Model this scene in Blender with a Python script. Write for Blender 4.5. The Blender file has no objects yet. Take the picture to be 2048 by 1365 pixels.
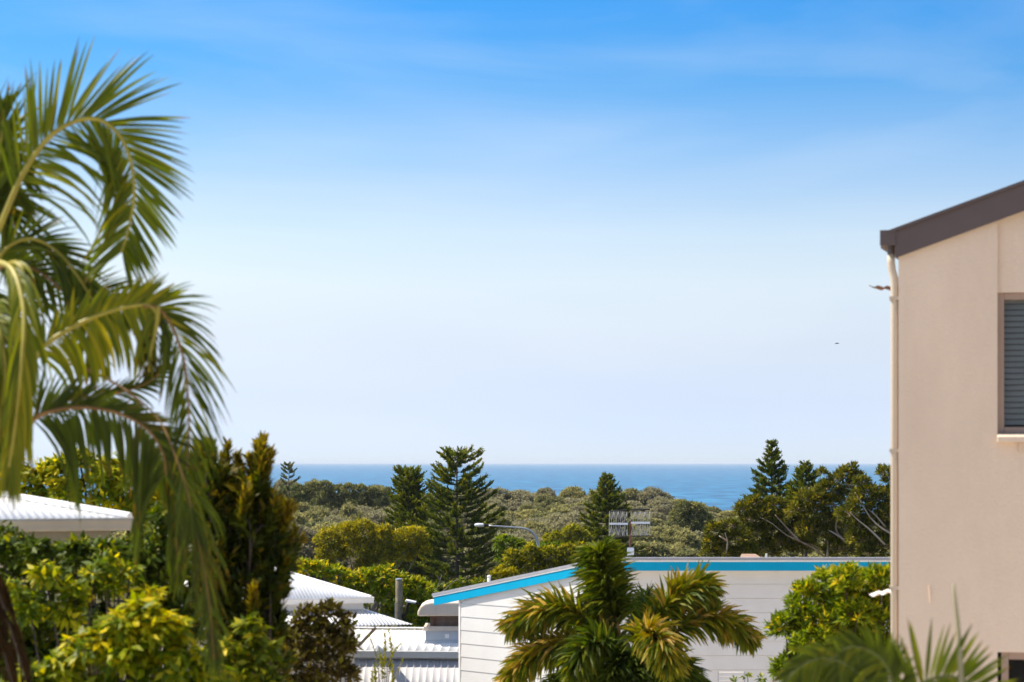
import bpy, math, random
import numpy as np
from mathutils import Vector

random.seed(7)
rng = np.random.default_rng(11)
R = math.radians
sc = bpy.context.scene
col = sc.collection

# ------------------------------------------------------------------ camera, sky, sun, exposure
EYE = 20.0                      # metres above the sea
F = 3982.2                      # focal length in photograph pixels (70 mm on a 36 mm sensor, 2048 px wide)
HX, HY = 1024.0, 925.0          # principal column, horizon row

cam_d = bpy.data.cameras.new("camera")
cam = bpy.data.objects.new("camera", cam_d)
col.objects.link(cam)
cam.location = (0, 0, EYE)
cam.rotation_euler = (R(90), 0, 0)
cam_d.lens = 70.0
cam_d.sensor_width = 36.0
cam_d.shift_y = (HY - 682.5) / 2048.0
cam_d.clip_start = 0.5
cam_d.clip_end = 120000.0
cam_d.dof.use_dof = True
cam_d.dof.focus_distance = 120.0
cam_d.dof.aperture_fstop = 2.8
cam_d.dof.aperture_blades = 9
sc.camera = cam

SUN_AZ, SUN_EL = -78.0, 52.0    # degrees: azimuth from the view direction (minus = to the left), elevation
sun_vec = Vector((math.sin(R(SUN_AZ)) * math.cos(R(SUN_EL)), math.cos(R(SUN_AZ)) * math.cos(R(SUN_EL)), math.sin(R(SUN_EL))))
world = bpy.data.worlds.new("World")
sc.world = world
world.use_nodes = True
wn, wl = world.node_tree.nodes, world.node_tree.links
wn.clear()
w_out = wn.new("ShaderNodeOutputWorld")
w_bg = wn.new("ShaderNodeBackground")
w_bg.inputs[1].default_value = 0.15
w_sky = wn.new("ShaderNodeTexSky")
w_sky.sky_type = 'NISHITA'
w_sky.sun_disc = False
w_sky.sun_elevation = R(SUN_EL)
w_sky.sun_rotation = R(SUN_AZ)
w_sky.altitude = 0
w_sky.air_density = 1.0
w_sky.dust_density = 0.5
w_sky.ozone_density = 2.5
w_tc = wn.new("ShaderNodeTexCoord")
w_sep = wn.new("ShaderNodeSeparateXYZ")
wl.new(w_tc.outputs["Generated"], w_sep.inputs[0])
# a sky that clears quickly above the sea haze: sky elevation runs faster than the eye's
w_abs = wn.new("ShaderNodeMath"); w_abs.operation = 'MAXIMUM'; w_abs.inputs[1].default_value = 0.0
wl.new(w_sep.outputs["Z"], w_abs.inputs[0])
w_mul = wn.new("ShaderNodeMath"); w_mul.operation = 'MULTIPLY_ADD'
w_mul.inputs[1].default_value = 2.6; w_mul.inputs[2].default_value = 0.045
wl.new(w_abs.outputs[0], w_mul.inputs[0])
w_cmb = wn.new("ShaderNodeCombineXYZ")
wl.new(w_sep.outputs["X"], w_cmb.inputs[0]); wl.new(w_sep.outputs["Y"], w_cmb.inputs[1]); wl.new(w_mul.outputs[0], w_cmb.inputs[2])
w_nrm = wn.new("ShaderNodeVectorMath"); w_nrm.operation = 'NORMALIZE'
wl.new(w_cmb.outputs[0], w_nrm.inputs[0])
wl.new(w_nrm.outputs[0], w_sky.inputs[0])
# depth of blue grows with elevation
w_ramp = wn.new("ShaderNodeValToRGB")
cr = w_ramp.color_ramp
cr.interpolation = 'EASE'
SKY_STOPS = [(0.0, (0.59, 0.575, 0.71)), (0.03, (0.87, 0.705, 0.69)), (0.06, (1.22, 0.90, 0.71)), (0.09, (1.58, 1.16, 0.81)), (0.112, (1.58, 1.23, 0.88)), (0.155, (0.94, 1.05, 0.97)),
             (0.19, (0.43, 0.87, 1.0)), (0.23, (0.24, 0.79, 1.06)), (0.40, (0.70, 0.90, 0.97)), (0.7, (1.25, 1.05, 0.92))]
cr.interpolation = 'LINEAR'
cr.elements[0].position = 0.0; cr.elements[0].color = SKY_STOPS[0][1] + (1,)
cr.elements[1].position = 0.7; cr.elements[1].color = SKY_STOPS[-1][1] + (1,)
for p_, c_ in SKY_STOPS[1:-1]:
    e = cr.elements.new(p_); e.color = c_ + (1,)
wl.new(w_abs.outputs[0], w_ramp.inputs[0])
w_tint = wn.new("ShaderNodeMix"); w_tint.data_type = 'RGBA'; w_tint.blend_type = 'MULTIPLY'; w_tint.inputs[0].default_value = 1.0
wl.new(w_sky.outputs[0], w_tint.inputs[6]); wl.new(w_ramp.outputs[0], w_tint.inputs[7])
# thin streaky high cloud
w_map = wn.new("ShaderNodeMapping"); w_map.inputs["Scale"].default_value = (2.2, 2.2, 11.0)
w_map.inputs["Rotation"].default_value = (0, R(-7), 0)
wl.new(w_tc.outputs["Generated"], w_map.inputs[0])
w_noi = wn.new("ShaderNodeTexNoise"); w_noi.inputs["Scale"].default_value = 1.7; w_noi.inputs["Detail"].default_value = 6
w_noi.inputs["Roughness"].default_value = 0.52; w_noi.inputs["Distortion"].default_value = 0.5
wl.new(w_map.outputs[0], w_noi.inputs[0])
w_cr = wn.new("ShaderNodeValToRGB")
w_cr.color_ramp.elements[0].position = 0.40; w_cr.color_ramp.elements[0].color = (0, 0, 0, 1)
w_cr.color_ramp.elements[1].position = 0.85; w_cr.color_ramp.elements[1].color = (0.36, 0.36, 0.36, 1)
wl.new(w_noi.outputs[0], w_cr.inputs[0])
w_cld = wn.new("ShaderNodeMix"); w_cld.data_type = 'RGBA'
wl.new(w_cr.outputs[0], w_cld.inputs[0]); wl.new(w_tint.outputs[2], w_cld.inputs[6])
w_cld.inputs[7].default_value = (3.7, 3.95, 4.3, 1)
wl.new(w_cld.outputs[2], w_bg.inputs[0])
wl.new(w_bg.outputs[0], w_out.inputs[0])

sun_d = bpy.data.lights.new("sun", 'SUN')
sun_d.energy = 5.0
sun_d.angle = R(0.55)
sun_d.color = (1.0, 0.91, 0.77)
sun = bpy.data.objects.new("sun", sun_d)
col.objects.link(sun)
sun.location = (-60, 20, 90)
sun.rotation_euler = (-sun_vec).to_track_quat('-Z', 'Y').to_euler()

vs = sc.view_settings
vs.view_transform = 'Standard'
vs.look = 'None'
vs.exposure = 0.7
vs.gamma = 1.0
vs.use_curve_mapping = False
sc.cycles.use_denoising = True
sc.cycles.max_bounces = 8
sc.cycles.transparent_max_bounces = 8
sc.cycles.caustics_reflective = False
sc.cycles.caustics_refractive = False


def P(px, py, d):
    """photograph pixel at distance d -> world point"""
    return np.array([(px - HX) / F * d, d, EYE + (HY - py) / F * d])


# ------------------------------------------------------------------ helpers
def tag(o, label=None, cat=None, group=None, kind=None):
    if label: o["label"] = label
    if cat: o["category"] = cat
    if group: o["group"] = group
    if kind: o["kind"] = kind
    return o


def empty(name, loc, label=None, cat=None, group=None, kind=None):
    o = bpy.data.objects.new(name, None)
    col.objects.link(o)
    o.location = tuple(float(v) for v in loc)
    o.empty_display_size = 0.2
    return tag(o, label, cat, group, kind)


def root_loc(o):
    p = np.zeros(3)
    while o is not None:
        p = p + np.array(o.location)
        o = o.parent
    return p


def mesh_obj(name, verts, faces, mat, parent=None, tint=None, smooth=False, origin=None):
    """verts in world space; origin of the new object = parent's (or the given) origin"""
    verts = np.asarray(verts, dtype=np.float64)
    base = root_loc(parent) if parent is not None else (np.array(origin) if origin is not None else np.zeros(3))
    v = (verts - base).astype(np.float32)
    me = bpy.data.meshes.new(name)
    if isinstance(faces, np.ndarray):
        k = faces.shape[1]
        n = faces.shape[0]
        me.vertices.add(len(v)); me.vertices.foreach_set("co", v.ravel())
        me.loops.add(n * k); me.loops.foreach_set("vertex_index", faces.astype(np.int32).ravel())
        me.polygons.add(n)
        me.polygons.foreach_set("loop_start", np.arange(0, n * k, k, dtype=np.int32))
        me.polygons.foreach_set("loop_total", np.full(n, k, dtype=np.int32))
        me.update(calc_edges=True)
    else:
        me.from_pydata([tuple(map(float, p)) for p in v], [], faces)
        me.update()
    if tint is not None:
        a = me.attributes.new("tint", 'FLOAT', 'FACE')
        a.data.foreach_set("value", np.asarray(tint, dtype=np.float32))
    if smooth:
        me.polygons.foreach_set("use_smooth", np.ones(len(me.polygons), dtype=bool))
    if mat: me.materials.append(mat)
    o = bpy.data.objects.new(name, me)
    col.objects.link(o)
    if parent is not None: o.parent = parent
    elif origin is not None: o.location = tuple(float(x) for x in origin)
    return o


class MB:
    """collects simple solids; build() links them as one mesh object"""
    def __init__(s): s.v = []; s.f = []
    def quad_prism(s, pts_a, pts_b):
        n = len(pts_a); b = len(s.v)
        s.v += [tuple(p) for p in pts_a] + [tuple(p) for p in pts_b]
        s.f.append(tuple(b + i for i in range(n))[::-1]); s.f.append(tuple(b + n + i for i in range(n)))
        for i in range(n):
            j = (i + 1) % n
            s.f.append((b + i, b + j, b + n + j, b + n + i))
        return s
    def box(s, o, ax, ay, az):
        """corner o and three edge vectors"""
        o, ax, ay, az = map(np.array, (o, ax, ay, az))
        return s.quad_prism([o, o + ax, o + ax + ay, o + ay], [o + az, o + ax + az, o + ax + ay + az, o + ay + az])
    def tube(s, pts, rad, seg=8, cap=True):
        pts = [np.array(p, float) for p in pts]
        n = len(pts)
        rad = [rad] * n if np.isscalar(rad) else list(rad)
        b = len(s.v)
        u = None
        for i in range(n):
            t = pts[min(i + 1, n - 1)] - pts[max(i - 1, 0)]
            t = t / (np.linalg.norm(t) + 1e-9)
            if u is None:
                u = np.cross(t, [0.3, 0.9, 0.2]); u /= np.linalg.norm(u) + 1e-9
            u = u - t * np.dot(u, t); u /= np.linalg.norm(u) + 1e-9
            w = np.cross(t, u)
            for k in range(seg):
                a = 2 * math.pi * k / seg
                s.v.append(tuple(pts[i] + rad[i] * (math.cos(a) * u + math.sin(a) * w)))
        for i in range(n - 1):
            for k in range(seg):
                k2 = (k + 1) % seg
                s.f.append((b + i * seg + k, b + i * seg + k2, b + (i + 1) * seg + k2, b + (i + 1) * seg + k))
        if cap:
            s.f.append(tuple(b + k for k in range(seg))[::-1]); s.f.append(tuple(b + (n - 1) * seg + k for k in range(seg)))
        return s
    def build(s, name, mat, parent=None, smooth=False, origin=None, bevel=0.0):
        o = mesh_obj(name, s.v, s.f, mat, parent, smooth=smooth, origin=origin)
        if bevel:
            m = o.modifiers.new("bevel", 'BEVEL'); m.width = bevel; m.segments = 2; m.limit_method = 'ANGLE'
        return o


def spline(pts, n):
    """Catmull-Rom through pts, n samples"""
    p = np.array(pts, float)
    q = np.vstack([2 * p[0] - p[1], p, 2 * p[-1] - p[-2]])
    seg = len(p) - 1
    t = np.linspace(0, seg, n)
    i = np.minimum(t.astype(int), seg - 1)
    u = (t - i)[:, None]
    a, b, c, d = q[i], q[i + 1], q[i + 2], q[i + 3]
    return 0.5 * ((2 * b) + (c - a) * u + (2 * a - 5 * b + 4 * c - d) * u ** 2 + (3 * b - a - 3 * c + d) * u ** 3)


def unit(v):
    v = np.asarray(v, float)
    return v / (np.linalg.norm(v, axis=-1, keepdims=True) + 1e-9)


# ------------------------------------------------------------------ materials
def new_mat(name):
    m = bpy.data.materials.new(name)
    m.use_nodes = True
    nt = m.node_tree
    for n in list(nt.nodes): nt.nodes.remove(n)
    out = nt.nodes.new("ShaderNodeOutputMaterial")
    return m, nt.nodes, nt.links, out


def paint(name, rgb, rough=0.6, var=0.08, scale=6.0, bump=0.0, bscale=60.0, spec=0.35, metal=0.0, dirt=None, dirt_amt=0.25, dscale=1.2):
    m, n, l, out = new_mat(name)
    bs = n.new("ShaderNodeBsdfPrincipled")
    bs.inputs["Roughness"].default_value = rough
    bs.inputs["Specular IOR Level"].default_value = spec
    bs.inputs["Metallic"].default_value = metal
    tc = n.new("ShaderNodeTexCoord")
    no = n.new("ShaderNodeTexNoise"); no.inputs["Scale"].default_value = scale; no.inputs["Detail"].default_value = 5
    l.new(tc.outputs["Object"], no.inputs["Vector"])
    rp = n.new("ShaderNodeValToRGB")
    rp.color_ramp.elements[0].position = 0.3; rp.color_ramp.elements[1].position = 0.7
    rp.color_ramp.elements[0].color = tuple(c * (1 - var) for c in rgb) + (1,)
    rp.color_ramp.elements[1].color = tuple(min(1, c * (1 + var)) for c in rgb) + (1,)
    l.new(no.outputs[0], rp.inputs[0])
    last = rp.outputs[0]
    if dirt:
        n2 = n.new("ShaderNodeTexNoise"); n2.inputs["Scale"].default_value = dscale; n2.inputs["Detail"].default_value = 8; n2.inputs["Roughness"].default_value = 0.7
        mp = n.new("ShaderNodeMapping"); mp.inputs["Scale"].default_value = (1, 1, 0.35)
        l.new(tc.outputs["Object"], mp.inputs[0]); l.new(mp.outputs[0], n2.inputs["Vector"])
        r2 = n.new("ShaderNodeValToRGB"); r2.color_ramp.elements[0].position = 0.48; r2.color_ramp.elements[1].position = 0.75
        r2.color_ramp.elements[0].color = (0, 0, 0, 1); r2.color_ramp.elements[1].color = (dirt_amt,) * 3 + (1,)
        l.new(n2.outputs[0], r2.inputs[0])
        mx = n.new("ShaderNodeMix"); mx.data_type = 'RGBA'
        l.new(r2.outputs[0], mx.inputs[0]); l.new(last, mx.inputs[6]); mx.inputs[7].default_value = tuple(dirt) + (1,)
        last = mx.outputs[2]
    l.new(last, bs.inputs["Base Color"])
    if bump:
        n3 = n.new("ShaderNodeTexNoise"); n3.inputs["Scale"].default_value = bscale; n3.inputs["Detail"].default_value = 4
        l.new(tc.outputs["Object"], n3.inputs["Vector"])
        bp = n.new("ShaderNodeBump"); bp.inputs["Strength"].default_value = bump; bp.inputs["Distance"].default_value = 0.02
        l.new(n3.outputs[0], bp.inputs["Height"]); l.new(bp.outputs[0], bs.inputs["Normal"])
    l.new(bs.outputs[0], out.inputs[0])
    return m


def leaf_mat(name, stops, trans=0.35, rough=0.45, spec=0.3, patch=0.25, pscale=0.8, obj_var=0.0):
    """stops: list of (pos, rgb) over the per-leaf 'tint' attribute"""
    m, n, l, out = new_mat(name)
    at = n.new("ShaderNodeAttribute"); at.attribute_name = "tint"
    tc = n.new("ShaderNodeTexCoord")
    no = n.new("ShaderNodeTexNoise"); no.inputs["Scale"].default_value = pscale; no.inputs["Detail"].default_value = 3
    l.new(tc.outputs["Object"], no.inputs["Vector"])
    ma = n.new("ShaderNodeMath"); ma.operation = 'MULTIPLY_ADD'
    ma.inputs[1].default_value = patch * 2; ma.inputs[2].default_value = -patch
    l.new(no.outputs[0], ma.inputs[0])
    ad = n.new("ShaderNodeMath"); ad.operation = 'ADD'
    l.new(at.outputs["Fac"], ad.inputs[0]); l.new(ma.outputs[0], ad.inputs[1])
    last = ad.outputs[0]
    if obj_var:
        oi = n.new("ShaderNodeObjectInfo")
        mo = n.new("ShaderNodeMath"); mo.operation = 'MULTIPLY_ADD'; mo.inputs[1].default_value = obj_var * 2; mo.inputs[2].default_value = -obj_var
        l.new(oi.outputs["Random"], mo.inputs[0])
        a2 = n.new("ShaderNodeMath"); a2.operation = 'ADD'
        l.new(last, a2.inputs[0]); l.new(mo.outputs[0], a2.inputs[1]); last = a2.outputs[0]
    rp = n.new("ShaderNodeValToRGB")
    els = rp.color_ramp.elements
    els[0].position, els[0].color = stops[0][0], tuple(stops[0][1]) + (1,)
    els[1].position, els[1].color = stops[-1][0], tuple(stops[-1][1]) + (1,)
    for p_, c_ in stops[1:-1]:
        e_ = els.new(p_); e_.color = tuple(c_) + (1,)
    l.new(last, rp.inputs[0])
    bs = n.new("ShaderNodeBsdfPrincipled")
    bs.inputs["Roughness"].default_value = rough + 0.08
    bs.inputs["Specular IOR Level"].default_value = spec * 0.5
    l.new(rp.outputs[0], bs.inputs["Base Color"])
    tr = n.new("ShaderNodeBsdfTranslucent")
    hs = n.new("ShaderNodeHueSaturation"); hs.inputs["Saturation"].default_value = 1.1; hs.inputs["Value"].default_value = 1.5
    l.new(rp.outputs[0], hs.inputs["Color"]); l.new(hs.outputs[0], tr.inputs[0])
    mx = n.new("ShaderNodeMixShader"); mx.inputs[0].default_value = trans
    l.new(bs.outputs[0], mx.inputs[1]); l.new(tr.outputs[0], mx.inputs[2])
    l.new(mx.outputs[0], out.inputs[0])
    return m


M = {}
M["white_roof"] = paint("white_roof", (0.85, 0.84, 0.82), 0.45, 0.03, 3, dirt=(0.5, 0.47, 0.43), dirt_amt=0.3)
M["shaded_white_roof"] = paint("shaded_white_roof", (0.50, 0.49, 0.50), 0.55, 0.05, 3, dirt=(0.36, 0.34, 0.32), dirt_amt=0.4)  # white sheeting darkened to grey: its weaker light put into the colour
M["white_paint"] = paint("white_paint", (0.78, 0.77, 0.75), 0.5, 0.03, 4, dirt=(0.5, 0.48, 0.45), dirt_amt=0.2)
M["board"] = paint("board", (0.64, 0.645, 0.645), 0.55, 0.025, 3, bump=0.05, bscale=30, dirt=(0.45, 0.43, 0.40), dirt_amt=0.18)
M["blue"] = paint("blue", (0.0, 0.315, 0.545), 0.6, 0.05, 3, dirt=(0.0, 0.27, 0.47), dirt_amt=0.3, spec=0.12)
M["zinc"] = paint("zinc", (0.33, 0.34, 0.38), 0.5, 0.08, 5, metal=0.2)
M["zinc_roof"] = paint("zinc_roof", (0.55, 0.55, 0.56), 0.5, 0.06, 3)
M["beige_wall"] = paint("beige_wall", (0.74, 0.59, 0.455), 0.85, 0.035, 1.1, bump=0.35, bscale=45, spec=0.15, dirt=(0.56, 0.43, 0.33), dirt_amt=0.5, dscale=0.9)
M["beige_pipe"] = paint("beige_pipe", (0.52, 0.43, 0.33), 0.5, 0.04, 3)
M["bronze"] = paint("bronze", (0.105, 0.078, 0.074), 0.5, 0.06, 4)
M["window_frame"] = paint("window_frame", (0.34, 0.24, 0.185), 0.45, 0.05, 4)
M["blind"] = paint("blind", (0.62, 0.61, 0.59), 0.6, 0.05, 5)
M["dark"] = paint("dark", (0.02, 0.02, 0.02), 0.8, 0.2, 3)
M["gutter"] = paint("gutter", (0.66, 0.65, 0.63), 0.4, 0.03, 3, dirt=(0.35, 0.33, 0.3), dirt_amt=0.25)
M["fascia_grey"] = paint("fascia_grey", (0.48, 0.47, 0.44), 0.6, 0.05, 3)
M["shade_gutter"] = paint("shaded_gutter", (0.42, 0.40, 0.35), 0.45, 0.04, 3, dirt=(0.2, 0.18, 0.14), dirt_amt=0.3)  # gutter colour darkened, the shade of the foliage put into it
M["shade_fascia"] = paint("shaded_fascia", (0.27, 0.25, 0.19), 0.7, 0.05, 3)  # fascia darkened to olive, with the foliage's shade in the colour
M["render_wall"] = paint("render_wall", (0.55, 0.52, 0.47), 0.8, 0.05, 2)
M["cooler"] = paint("cooler", (0.72, 0.60, 0.48), 0.6, 0.05, 3, dirt=(0.4, 0.33, 0.26), dirt_amt=0.3, dscale=3)
M["cooler_base"] = paint("cooler_base", (0.42, 0.47, 0.53), 0.5, 0.06, 3)
M["grill"] = paint("grill", (0.16, 0.115, 0.09), 0.8, 0.2, 9)
M["tile_pink"] = paint("tile_pink", (0.34, 0.22, 0.16), 0.8, 0.2, 6)
M["rust"] = paint("rust", (0.14, 0.06, 0.035), 0.8, 0.3, 12)
M["timber"] = paint("timber", (0.20, 0.17, 0.13), 0.9, 0.35, 9, dirt=(0.30, 0.26, 0.12), dirt_amt=0.7, dscale=4)
M["steel"] = paint("steel", (0.40, 0.41, 0.45), 0.4, 0.08, 4, metal=0.5)
M["lamp_white"] = paint("lamp_white", (0.62, 0.64, 0.68), 0.4, 0.04, 5)
M["black"] = paint("black", (0.012, 0.012, 0.013), 0.6, 0.2, 5)
M["alu"] = paint("alu", (0.36, 0.35, 0.31), 0.45, 0.08, 8, metal=0.15)
M["bark_grey"] = paint("bark_grey", (0.20, 0.165, 0.14), 0.9, 0.35, 3.0)
M["bark_dark"] = paint("bark_dark", (0.075, 0.055, 0.042), 0.9, 0.35, 3.0)
M["bark_pale"] = paint("bark_pale", (0.52, 0.38, 0.28), 0.85, 0.35, 1.6)
M["palm_trunk"] = paint("palm_trunk", (0.22, 0.20, 0.17), 0.9, 0.3, 4.0)
M["rachis"] = paint("rachis", (0.32, 0.27, 0.035), 0.45, 0.2, 7)
M["rachis_green"] = paint("rachis_green", (0.10, 0.12, 0.02), 0.5, 0.2, 7)
M["rachis_brown"] = paint("rachis_brown", (0.20, 0.11, 0.03), 0.6, 0.3, 7)
M["spear"] = paint("spear", (0.27, 0.25, 0.14), 0.6, 0.1, 5)
M["feather"] = paint("feather", (0.03, 0.03, 0.035), 0.7, 0.2, 9)

M["glass"], n_, l_, o_ = new_mat("glass")
b_ = n_.new("ShaderNodeBsdfPrincipled"); b_.inputs["Base Color"].default_value = (0.02, 0.022, 0.025, 1); b_.inputs["Roughness"].default_value = 0.05
t_ = n_.new("ShaderNodeBsdfTransparent"); t_.inputs[0].default_value = (0.78, 0.80, 0.80, 1)
x_ = n_.new("ShaderNodeMixShader"); x_.inputs[0].default_value = 0.10
l_.new(t_.outputs[0], x_.inputs[1]); l_.new(b_.outputs[0], x_.inputs[2]); l_.new(x_.outputs[0], o_.inputs[0])

LM = {}
LM["palm"] = leaf_mat("palm_leaf", [(0.0, (0.195, 0.117, 0.0084)), (0.14, (0.042, 0.061, 0.0042)), (0.5, (0.107, 0.140, 0.0060)), (0.8, (0.224, 0.224, 0.0066)), (1.0, (0.410, 0.332, 0.0120))], 0.42, 0.38, 0.45, 0.12, 2.0)
LM["dead_palm"] = leaf_mat("dead_palm_leaf", [(0.0, (0.012, 0.007, 0.0024)), (0.6, (0.034, 0.017, 0.0043)), (1.0, (0.064, 0.039, 0.0091))], 0.2, 0.7, 0.2, 0.1, 3.0)
LM["foxtail"] = leaf_mat("foxtail_leaf", [(0.0, (0.020, 0.033, 0.0040)), (0.35, (0.059, 0.092, 0.0072)), (0.62, (0.164, 0.177, 0.0088)), (0.85, (0.271, 0.182, 0.0118)), (1.0, (0.445, 0.302, 0.0886))], 0.32, 0.45, 0.3, 0.12, 3.0)
LM["yellow_bush"] = leaf_mat("yellow_bush_leaf", [(0.0, (0.038, 0.072, 0.0025)), (0.4, (0.117, 0.172, 0.0035)), (0.7, (0.336, 0.345, 0.0040)), (1.0, (0.691, 0.528, 0.0050))], 0.38, 0.4, 0.4, 0.2, 1.6)
LM["dark_bush"] = leaf_mat("dark_bush_leaf", [(0.0, (0.033, 0.055, 0.0043)), (0.5, (0.093, 0.133, 0.0058)), (0.8, (0.250, 0.254, 0.0072)), (1.0, (0.668, 0.506, 0.0101))], 0.3, 0.4, 0.35, 0.2, 1.6)
LM["column"] = leaf_mat("column_leaf", [(0.0, (0.017, 0.028, 0.0030)), (0.45, (0.055, 0.071, 0.0042)), (0.72, (0.167, 0.117, 0.0065)), (0.88, (0.279, 0.212, 0.0065)), (1.0, (0.419, 0.376, 0.0077))], 0.35, 0.4, 0.35, 0.15, 2.5)
LM["brown"] = leaf_mat("brown_leaf", [(0.0, (0.033, 0.026, 0.0054)), (0.5, (0.099, 0.076, 0.0120)), (0.8, (0.123, 0.124, 0.0084)), (1.0, (0.216, 0.209, 0.0162))], 0.3, 0.45, 0.3, 0.2, 2.5)
LM["scrub"] = leaf_mat("scrub_leaf", [(0.0, (0.077, 0.089, 0.0389)), (0.35, (0.148, 0.157, 0.0632)), (0.65, (0.268, 0.246, 0.1045)), (1.0, (0.451, 0.401, 0.1543))], 0.38, 0.6, 0.2, 0.16, 0.6, 0.22)  # greens greyed and blued, distance haze put into the leaf colour
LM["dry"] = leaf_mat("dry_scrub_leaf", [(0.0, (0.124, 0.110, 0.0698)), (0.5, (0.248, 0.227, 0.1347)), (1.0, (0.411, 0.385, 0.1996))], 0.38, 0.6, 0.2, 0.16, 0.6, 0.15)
LM["skyline"] = leaf_mat("skyline_leaf", [(0.0, (0.078, 0.093, 0.0346)), (0.5, (0.166, 0.173, 0.0590)), (1.0, (0.391, 0.331, 0.1040))], 0.38, 0.6, 0.2, 0.16, 0.6, 0.1)  # paler leaf colour with some distance haze put in
LM["yellow_tree"] = leaf_mat("yellow_tree_leaf", [(0.0, (0.060, 0.076, 0.0036)), (0.45, (0.180, 0.181, 0.0060)), (0.75, (0.343, 0.286, 0.0066)), (1.0, (0.537, 0.405, 0.0138))], 0.35, 0.5, 0.25, 0.2, 0.7)
LM["green_tree"] = leaf_mat("green_tree_leaf", [(0.0, (0.048, 0.081, 0.0042)), (0.45, (0.132, 0.194, 0.0066)), (0.75, (0.309, 0.321, 0.0090)), (1.0, (0.595, 0.422, 0.0102))], 0.35, 0.45, 0.3, 0.2, 0.8)
LM["lime_tree"] = leaf_mat("lime_tree_leaf", [(0.0, (0.103, 0.123, 0.0048)), (0.5, (0.223, 0.224, 0.0078)), (1.0, (0.426, 0.347, 0.0132))], 0.35, 0.5, 0.25, 0.18, 0.8)
LM["paperbark"] = leaf_mat("paperbark_leaf", [(0.0, (0.041, 0.052, 0.0063)), (0.45, (0.113, 0.118, 0.0099)), (0.75, (0.226, 0.193, 0.0153)), (1.0, (0.490, 0.348, 0.0261))], 0.3, 0.5, 0.25, 0.2, 0.9)
LM["pine"] = leaf_mat("pine_leaf", [(0.0, (0.022, 0.039, 0.0064)), (0.45, (0.056, 0.091, 0.0080)), (0.75, (0.129, 0.154, 0.0104)), (1.0, (0.302, 0.271, 0.0168))], 0.2, 0.5, 0.25, 0.14, 0.7, 0.06)
LM["pine_far"] = leaf_mat("pine_far_leaf", [(0.0, (0.057, 0.083, 0.0310)), (0.6, (0.122, 0.143, 0.0470)), (1.0, (0.215, 0.215, 0.0650))], 0.2, 0.5, 0.2, 0.1, 0.7)  # pine leaf paled and blued, haze put into the colour
LM["right_bush"] = leaf_mat("right_bush_leaf", [(0.0, (0.036, 0.060, 0.0030)), (0.45, (0.107, 0.160, 0.0048)), (0.75, (0.232, 0.285, 0.0060)), (1.0, (0.534, 0.418, 0.0078))], 0.38, 0.4, 0.4, 0.18, 1.8)


# ------------------------------------------------------------------ the land and the sea
PROF_Y = [-400, 45, 60, 80, 110, 200, 260, 300, 322, 345, 380, 420]
PROF_Z = [13.6, 13.4, 12.4, 10.4, 8.6, 7.6, 8.6, 9.6, 8.0, 1.0, -2.0, -6.0]


def ground_z(x, y):
    z = np.interp(y, PROF_Y, PROF_Z)
    return z + (np.sin(x * 0.11 + 1.0) * 0.25 + np.sin(x * 0.047 + y * 0.05) * 0.35) * np.clip((np.asarray(y) - 60) / 60, 0, 1) * (z > 0.5)


xs = np.concatenate([np.linspace(-9000, -260, 14), np.linspace(-240, 240, 97), np.linspace(260, 9000, 14)])
ys = np.concatenate([np.linspace(-9000, -60, 12), np.linspace(-40, 420, 116)])
gx, gy = np.meshgrid(xs, ys)
gz = ground_z(gx, gy)
nv = np.stack([gx, gy, gz], -1).reshape(-1, 3)
ii = np.arange(len(ys) - 1)[:, None] * len(xs) + np.arange(len(xs) - 1)[None, :]
fa = np.stack([ii, ii + 1, ii + len(xs) + 1, ii + len(xs)], -1).reshape(-1, 4)
gm, n_, l_, o_ = new_mat("ground_cover")
b_ = n_.new("ShaderNodeBsdfPrincipled"); b_.inputs["Roughness"].default_value = 0.95; b_.inputs["Specular IOR Level"].default_value = 0.1
tc_ = n_.new("ShaderNodeTexCoord"); no_ = n_.new("ShaderNodeTexNoise"); no_.inputs["Scale"].default_value = 0.25; no_.inputs["Detail"].default_value = 8
rp_ = n_.new("ShaderNodeValToRGB")
rp_.color_ramp.elements[0].position = 0.35; rp_.color_ramp.elements[0].color = (0.045, 0.055, 0.018, 1)
rp_.color_ramp.elements[1].position = 0.7; rp_.color_ramp.elements[1].color = (0.13, 0.105, 0.055, 1)
l_.new(tc_.outputs["Object"], no_.inputs["Vector"]); l_.new(no_.outputs[0], rp_.inputs[0]); l_.new(rp_.outputs[0], b_.inputs["Base Color"]); l_.new(b_.outputs[0], o_.inputs[0])
tag(mesh_obj("ground", nv, fa, gm, smooth=True), "grassy sandy ground sloping down to the shore", kind="structure")

sm, n_, l_, o_ = new_mat("sea_water")
b_ = n_.new("ShaderNodeBsdfPrincipled")
b_.inputs["Base Color"].default_value = (0.006, 0.135, 0.30, 1)
b_.inputs["Roughness"].default_value = 0.32
b_.inputs["IOR"].default_value = 1.33
b_.inputs["Specular IOR Level"].default_value = 0.5
tc_ = n_.new("ShaderNodeTexCoord")
mp_ = n_.new("ShaderNodeMapping"); mp_.inputs["Scale"].default_value = (0.055, 0.16, 0.1)
l_.new(tc_.outputs["Object"], mp_.inputs[0])
no_ = n_.new("ShaderNodeTexNoise"); no_.inputs["Scale"].default_value = 1.0; no_.inputs["Detail"].default_value = 5; no_.inputs["Roughness"].default_value = 0.62
l_.new(mp_.outputs[0], no_.inputs["Vector"])
mp2 = n_.new("ShaderNodeMapping"); mp2.inputs["Scale"].default_value = (0.045, 0.022, 0.1)
l_.new(tc_.outputs["Object"], mp2.inputs[0])
no2 = n_.new("ShaderNodeTexNoise"); no2.inputs["Scale"].default_value = 1.0; no2.inputs["Detail"].default_value = 7; no2.inputs["Roughness"].default_value = 0.6
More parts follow.
